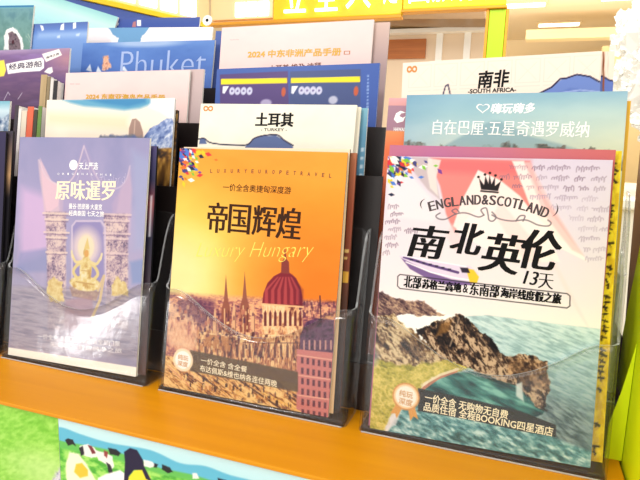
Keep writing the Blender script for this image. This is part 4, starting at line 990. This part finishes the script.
for pts, c in (([(8, 24.1), (12.2, 20.9), (18.9, 21.7), (22.7, 27.8), (17.4, 26.7), (11.8, 30.3)], BK), ([(28.1, 26.6), (38.8, 21.9), (47.9, 24.4), (51.5, 32.7), (43.5, 36.9), (33, 35.9), (27.8, 33.6)], WH), ([(26.6, 29.2), (32.1, 25.7), (33.1, 34.7), (28.9, 37.9)], BK),
        ([(47.8, 26.7), (59.5, 26.4), (69.7, 28.5), (71.9, 39.3), (66.6, 47.4), (61.7, 39.5), (51.4, 37.3)], WH), ([(38.8, 23.1), (44, 23), (49, 29.9), (43.7, 32.2)], (120, 40, 50)), ([(61.7, 37.2), (66.8, 38.3), (72.8, 52.8), (66.4, 52)], BK), ([(59.6, 24.1), (64.7, 25.2), (63.2, 32.3), (59.3, 30.9)], (150, 60, 60)),
        ([(64.8, 20.6), (75, 19.5), (81.2, 22.5), (77.3, 26.8), (67.2, 26.9)], BK), ([(109.5, 23.7), (119.2, 23.7), (124, 26.9), (116.7, 30.9), (109.4, 30.4)], WH), ([(121.6, 24.2), (126.4, 24.2), (125.1, 28.9), (121.5, 28.6)], BK),
        ([(131.1, 24.1), (140.6, 24.1), (144, 28.7), (138.2, 31.2), (131.1, 29.6)], BK), ([(166, 24.4), (171.6, 23.1), (173.9, 27.8), (167.1, 30.6)], WH), ([(195, 22.6), (203.8, 22.6), (203.8, 26.8), (195.1, 26.9)], BK)):
    a.poly(pts, c, .95, 1.2, 1)
# two children seen from behind in the field
a.poly([(8.2, 49.8), (14.2, 36.7), (25, 35.4), (35.4, 43.4), (42.9, 55.5), (50.4, 65.2), (12.3, 79.5), (7.4, 66.5)], (250, 246, 214), 1, 3, 2)
a.poly([(18.7, 59), (21.8, 48.9), (30, 45.8), (37.7, 52.1), (37.4, 59.1), (26.6, 64.1)], (244, 196, 60), 1, 2)
a.poly([(50.7, 58.2), (61.3, 51), (79.4, 42.1), (86.9, 44.8), (84, 63.7), (47.5, 72.9)], (250, 248, 246), 1, 2)
a.poly([(86.4, 65.3), (89.3, 48.7), (97, 38.9), (106.9, 34.3), (116.6, 39.8), (118.7, 57)], (246, 226, 60), 1, 1.5)
a.poly([(86.5, 63), (84.2, 52.2), (86, 31.5), (85, 20.5), (92.6, 14.4), (101.2, 14.7), (108.3, 24), (109.4, 30.4), (114.2, 38.1), (118.9, 45.8), (111.6, 44.3), (106.9, 35.4), (97, 37.8), (90.6, 46.1)], (36, 30, 62), 1, 1.2)
poster('pasture_poster', (.0400, -.1032, -.3355), .54, .33, a, 'poster of cows and children in a green pasture below the shelf')

# ================================================================== the shop beyond
floor = structure('floor', boxes([(-8, 9, -6, 16, -.95, -.9)]), mat('pale_floor_tile', (236, 226, 206), .3, coat=.1))
structure('ceiling', boxes([(-9, 9, 3.0, 16, 3.0, 3.1)]), mat('cream_ceiling', (250, 232, 200), .8))
structure('wall_back', boxes([(-9, 9, 14, 14.15, -.9, 3.0)]), mat('cream_wall', (248, 228, 190), .8))
LAMP = glow('warm_lamp_diffuser', (255, 236, 200), 5.0)
for i, (x, y) in enumerate(((.25, 10.6), (.95, 12.3), (1.9, 10.4), (2.6, 12.6), (-.8, 11.8), (-2.2, 10.8), (-3.6, 12.4))):
    r_ = empty('ceiling_light', (x, y, 3.0), ('%s long warm ceiling light above the far shop' % ['nearest', 'middle', 'right', 'farthest right', 'left', 'second left', 'farthest left'][i]), 'ceiling light', 'ceiling lights in the far shop')
    link('frame', boxes([(-.42, .42, -.17, .17, -.04, -.0005)], .004), mat('lamp_frame', (240, 220, 180), .5), r_)
    link('diffuser', boxes([(-.38, .38, -.13, .13, -.05, -.0405)], .003), LAMP, r_)
structure('trim_1', boxes([(.35, 4.2, 11.0, 11.3, 2.45, 2.62)]), mat('soffit_cream', (244, 218, 170), .7))
structure('wall_partition', boxes([(.45, 3.2, 12.6, 12.75, -.9, 2.36)]), mat('partition_tan', (248, 230, 186), .7))
structure('wall_right_partition', boxes([(1.75, 4.2, 11.8, 11.95, -.9, 2.44)]), mat('partition_cream', (248, 226, 176), .7))

# shop front with brown soffit, pale panels and a wood niche
sf = empty('far_shop_front', (-.8, 6.0, -.9), 'far shop front with brown soffit, pale panels and a wooden niche', 'shop front')
def sp(name, me, m): o = link(name, me, m, sf); o.location = (.8, -6.0, .9); return o
sp('wall_panel', boxes([(-1.95, .05, 6.02, 6.1, -.9, 1.64)]), mat('beige_panel', (238, 214, 186), .6))
sp('soffit', prism([(-1.95, 1.70), (-.02, 1.63), (.02, 1.63), (-.03, 1.86), (-.12, 1.90), (-1.95, 1.95)], 'y', 5.5, 6.4), mat('bronze_soffit', (146, 112, 74), .35, metal=.2, noise=((196, 160, 112), 1, 1, 8, .6)))
for x in (-.49, -.188): sp('mullion', boxes([(x - .035, x + .035, 5.98, 6.019, -.9, 1.62)]), mat('white_mullion', (255, 252, 246), .5))
sp('wood_niche', boxes([(-1.08, -.64, 5.99, 6.019, 1.34, 1.55)]), mat('niche_wood', (190, 112, 52), .5, noise=((150, 80, 36), 2, 2, 30, .5)))
sp('cornice', boxes([(-1.95, .02, 5.9, 6.019, 1.60, 1.645)]), mat('white_mullion', (255, 252, 246), .5))

# yellow illuminated header of the next kiosk
hd = empty('kiosk_header_sign', (-.2, 1.6, -.9), 'yellow kiosk header with glowing white characters above the brochures', 'sign')
def hp(name, me, m): o = link(name, me, m, hd); o.location = (.2, -1.6, .9); return o
YB = mat('yellow_sign_board', (250, 214, 20), .35); OR = mat('orange_trim', (232, 160, 30), .4)
fb = hp('front_board', boxes([(-.50, .02, 1.60, 1.63, .792, 1.10)], .003), YB)
fb2 = hp('front_board', boxes([(.022, .385, 1.60, 1.63, .808, 1.10)], .003), YB)
fb3 = hp('peach_panel', boxes([(-.785, -.502, 1.602, 1.63, .80, 1.10)], .003), mat('peach_panel', (252, 222, 170), .5))
hp('bottom_trim', boxes([(-.787, .02, 1.588, 1.634, .778, .79)], .002), OR)
hp('bottom_trim', boxes([(.02, .39, 1.588, 1.634, .796, .806)], .002), OR)
hp('lime_post', boxes([(.332, .388, 1.60, 1.64, -.9, .795)], .003), mat('lime_post_paint', (176, 222, 16), .4))
hp('post_edge', boxes([(.322, .331, 1.598, 1.642, -.9, .795), (.389, .397, 1.598, 1.642, -.9, .795)], .001), OR)
GL = glow('glowing_white_letters', (255, 250, 236), 2.5)
def glow_text(s, xl, xr, zb, h, y, rot=0.0, origin=None):
    co, fs = glyphs(s, .0); mn, mx = co.min(0), co.max(0); q = (co - mn) / (mx - mn)
    V = [(xl + (xr - xl) * a, y, zb + h * b) for a, b in q]; n0 = len(V); V += [(a, y + .008, c_) for a, b, c_ in V]
    F = [tuple(f) for f in fs] + [tuple(i + n0 for i in f)[::-1] for f in fs]
    ed = {}
    for f in fs:
        for i in range(len(f)):
            e = (f[i], f[(i + 1) % len(f)]); ed[e] = 1
    for (i, j) in ed:
        if (j, i) not in ed: F.append((i, j, j + n0, i + n0)[::-1])
    me = bpy.data.meshes.new('m'); me.from_pydata(V, [], F); return me
for s, pl, pr, zb, h in (('立', -.45, -.36, .815, .13), ('全', -.325, -.225, .815, .14), ('大', -.195, -.10, .82, .15), ('足', -.05, .0, .83, .15)):
    link('glowing_letter', glow_text(s, pl, pr, zb, h, 1.591), GL, fb)
for i, s in enumerate('国旅行社'):
    link('glowing_letter', glow_text(s, .045 + i * .085, .118 + i * .085, .828, .12, 1.591), GL, fb2)
for i in range(3): link('glowing_block', boxes([(-.668 + i * .052, -.622 + i * .052, 1.592, 1.6015, .808, .865)], .004), GL, fb3)
# left wing of the kiosk, running towards the viewer
p0 = Vector((-.79, 1.6)); p1 = Vector((-1.16, .70)); dr = (p1 - p0); L = dr.length; ang = math.atan2(dr.y, dr.x)
wg = empty('kiosk_side_sign', (p0.x, p0.y, -.9), 'yellow and blue side wing of the kiosk sign at top left', 'sign')
wg.rotation_euler = (0, 0, ang)
def wp(name, me, m): o = link(name, me, m, wg); o.location = (0, 0, .9); return o
wp('blue_board', boxes([(0, L, -.03, 0, .45, .768)], .003), mat('blue_sign_board', (64, 92, 178), .4))
wp('yellow_trim', boxes([(0, L, -.036, .008, .769, .787)], .002), mat('yellow_sign_board', (250, 214, 20), .35))
wp('peach_board', boxes([(0, L, -.03, .0, .788, 1.12)], .003), mat('peach_panel', (252, 222, 170), .5))
for i in range(10): wp('glowing_block', boxes([(.07 + i * .09, .143 + i * .09, .0005, .009, .797, .87)], .004), GL)

# round white price tag on a thin stalk
tg = empty('round_tag', (.004, .2290, .2705), 'small round white tag with a dark dot above the cloud brochure', 'tag')
def disc(cx, cz, rr, y0, y1): return prism([(cx + rr * math.cos(t * math.pi / 10), cz + rr * math.sin(t * math.pi / 10)) for t in range(20)], 'y', y0, y1)
tg.rotation_euler = (-LEAN, 0, 0)
link('stalk', boxes([(-.001, .001, 0, .002, 0, .206)]), mat('brass_stalk', (220, 180, 60), .3, metal=.5), tg)
link('tag_disc', disc(0, .213, .008, -.001, .001), mat('white_tag', (255, 252, 246), .4), tg)
link('dark_dot', disc(0, .213, .0024, -.0016, -.0011), INK, tg)

# white counter with a white blossom arrangement and a small notice stand
ct = empty('white_counter', (1.5, 1.7, -.9), 'bright white counter beyond the right end of the rack', 'counter')
link('counter_body', boxes([(-.75, .9, -.55, .6, 0, 1.06)], .01), mat('white_lacquer', (255, 248, 226), .4), ct)
link('counter_top', boxes([(-.78, .93, -.58, .63, 1.0605, 1.09)], .006), mat('white_lacquer', (255, 248, 226), .4), ct)
fl = empty('white_blossom_arrangement', (.875, 1.25, .19), 'bright white blossom arrangement on the counter, upper right corner', 'flower arrangement')
def lathe(prof, n=24):
    bm = bmesh.new(); rings = []
    for (r_, z) in prof: rings.append([bm.verts.new((r_ * math.cos(2 * math.pi * k / n), r_ * math.sin(2 * math.pi * k / n), z)) for k in range(n)])
    for a_, b_ in zip(rings[:-1], rings[1:]):
        for k in range(n): bm.faces.new((a_[k], a_[(k + 1) % n], b_[(k + 1) % n], b_[k])).smooth = True
    bm.faces.new(rings[0][::-1]); bm.faces.new(rings[-1])
    me = bpy.data.meshes.new('m'); bm.to_mesh(me); bm.free(); return me
link('vase', lathe([(.04, 0), (.055, .02), (.06, .08), (.04, .15), (.03, .18), (.034, .19)]), mat('white_glaze', (252, 250, 244), .25), fl)
bm = bmesh.new(); r = random.Random(11)
stems = bmesh.new()
PET = mat('white_petals', (255, 254, 250), .6)
for i in range(420):
    # blossoms crowd the outside of an irregular crown
    th, ph = r.uniform(0, 2 * math.pi), math.acos(r.uniform(-1, 1)); rr = r.uniform(.75, 1.08)
    c_ = Vector((math.cos(th) * math.sin(ph) * .17 * rr, math.sin(th) * math.sin(ph) * .13 * rr, .40 + math.cos(ph) * .26 * rr))
    for k in range(5):
        a_ = 2 * math.pi * k / 5 + i; d = Vector((math.cos(a_), r.uniform(-.6, .6), math.sin(a_))).normalized(); u = d.cross(Vector((.2, 1, .1))).normalized()
        s_ = r.uniform(.016, .026); tip = Vector((0, -.006, 0))
        vs = [bm.verts.new(c_), bm.verts.new(c_ + d * s_ * .6 + u * s_ * .45 + tip), bm.verts.new(c_ + d * s_ + tip * 2), bm.verts.new(c_ + d * s_ * .6 - u * s_ * .45 + tip)]
        bm.faces.new(vs)
me = bpy.data.meshes.new('m'); bm.to_mesh(me); bm.free()
o = link('blossoms', me, PET, fl); sm = o.modifiers.new('thick', 'SOLIDIFY'); sm.thickness = .0012
bm = bmesh.new()
bmesh.ops.create_icosphere(bm, subdivisions=4, radius=1.0)
for v in bm.verts:
    n_ = v.co.normalized(); k = 1 + .12 * math.sin(9 * n_.x + 3) * math.sin(8 * n_.z) + .08 * math.sin(17 * n_.y + 11 * n_.z)
    v.co = Vector((n_.x * .15 * k, n_.y * .11 * k, .40 + n_.z * .24 * k))
me = bpy.data.meshes.new('m'); bm.to_mesh(me); bm.free(); link('blossom_core', me, PET, fl)
ns = empty('notice_stand', (.875 + .04, 1.4, .19), 'small notice on a thin dark stand on the white counter', 'notice stand')
link('foot', lathe([(.03, 0), (.03, .004), (.006, .007)]), mat('dark_metal', (60, 50, 50), .4, metal=.6), ns)
link('pole', lathe([(.003, .007), (.003, .11)], 10), mat('dark_metal', (60, 50, 50), .4, metal=.6), ns)
link('notice_board', boxes([(-.035, .045, -.004, .004, .10, .20)], .002), mat('mauve_notice', (220, 196, 214), .5), ns)
link('board_rail', boxes([(-.037, .047, -.006, .006, .092, .101)], .001), mat('dark_metal', (60, 50, 50), .4, metal=.6), ns)

# ================================================================== light
w = bpy.data.worlds.new('w'); bpy.context.scene.world = w; w.use_nodes = True
bg = w.node_tree.nodes['Background']; bg.inputs[0].default_value = (1.0, .965, .91, 1); bg.inputs[1].default_value = 1.0
def area(name, loc, target, sx, sy, e, col=(1, .96, .9), spin=0.0):
    l = bpy.data.lights.new(name, 'AREA'); l.shape = 'RECTANGLE'; l.size = sx; l.size_y = sy; l.energy = e; l.color = col
    o = bpy.data.objects.new(name, l); C.objects.link(o); o.location = loc
    o.rotation_euler = (Vector(target) - Vector(loc)).to_track_quat('-Z', 'Y').to_euler(); o.rotation_euler.rotate_axis('Z', spin); return o
area('ceiling_lamp_panel', (.2, -1.1, 2.1), (.2, 0, .2), 1.6, .8, 16)
area('ceiling_lamp_panel_far', (-.3, 3.2, 2.6), (-.2, 3.2, 0), 2.5, 1.2, 60)
area('far_ceiling_fill', (.8, 9.5, 1.6), (.8, 11.0, 3.0), 5.0, 1.0, 72, (1, .93, .8))  # unseen light added to brighten the far ceiling
area('lime_panel_fill', (-.7, -1.7, 1.5), (.6, 0, .1), .3, .3, 14)  # fill light added from the left to brighten the lime end panel
area('blossom_fill', (.75, .95, 1.3), (.88, 1.25, .5), .4, .4, 14)  # light added over the counter to whiten the blossoms
# unseen area light, added so its mirror image glares on the left holder
area('glare_light', (-0.998, -1.238, -0.054), (0.011, -0.003, 0.068), .10, .34, 2.2, (1, .98, .98), -.7)

cam = bpy.data.cameras.new('camera'); co = bpy.data.objects.new('camera', cam); C.objects.link(co)
cam.sensor_fit = 'HORIZONTAL'; cam.sensor_width = 36.0; cam.lens = 31.507; cam.clip_start = .01; cam.clip_end = 100
co.matrix_world = Matrix([[0.941026, -0.087418, 0.326847, 0.485027], [0.336404, 0.138691, -0.931449, -0.5431], [0.036095, 0.98647, 0.159919, 0.289419], [0.0, 0.0, 0.0, 1.0]])
sc = bpy.context.scene; sc.camera = co
sc.view_settings.view_transform = 'Standard'; sc.view_settings.look = 'None'; sc.view_settings.gamma = 1; sc.view_settings.use_curve_mapping = False
sc.view_settings.exposure = 0.0
sc.cycles.transparent_max_bounces = 32
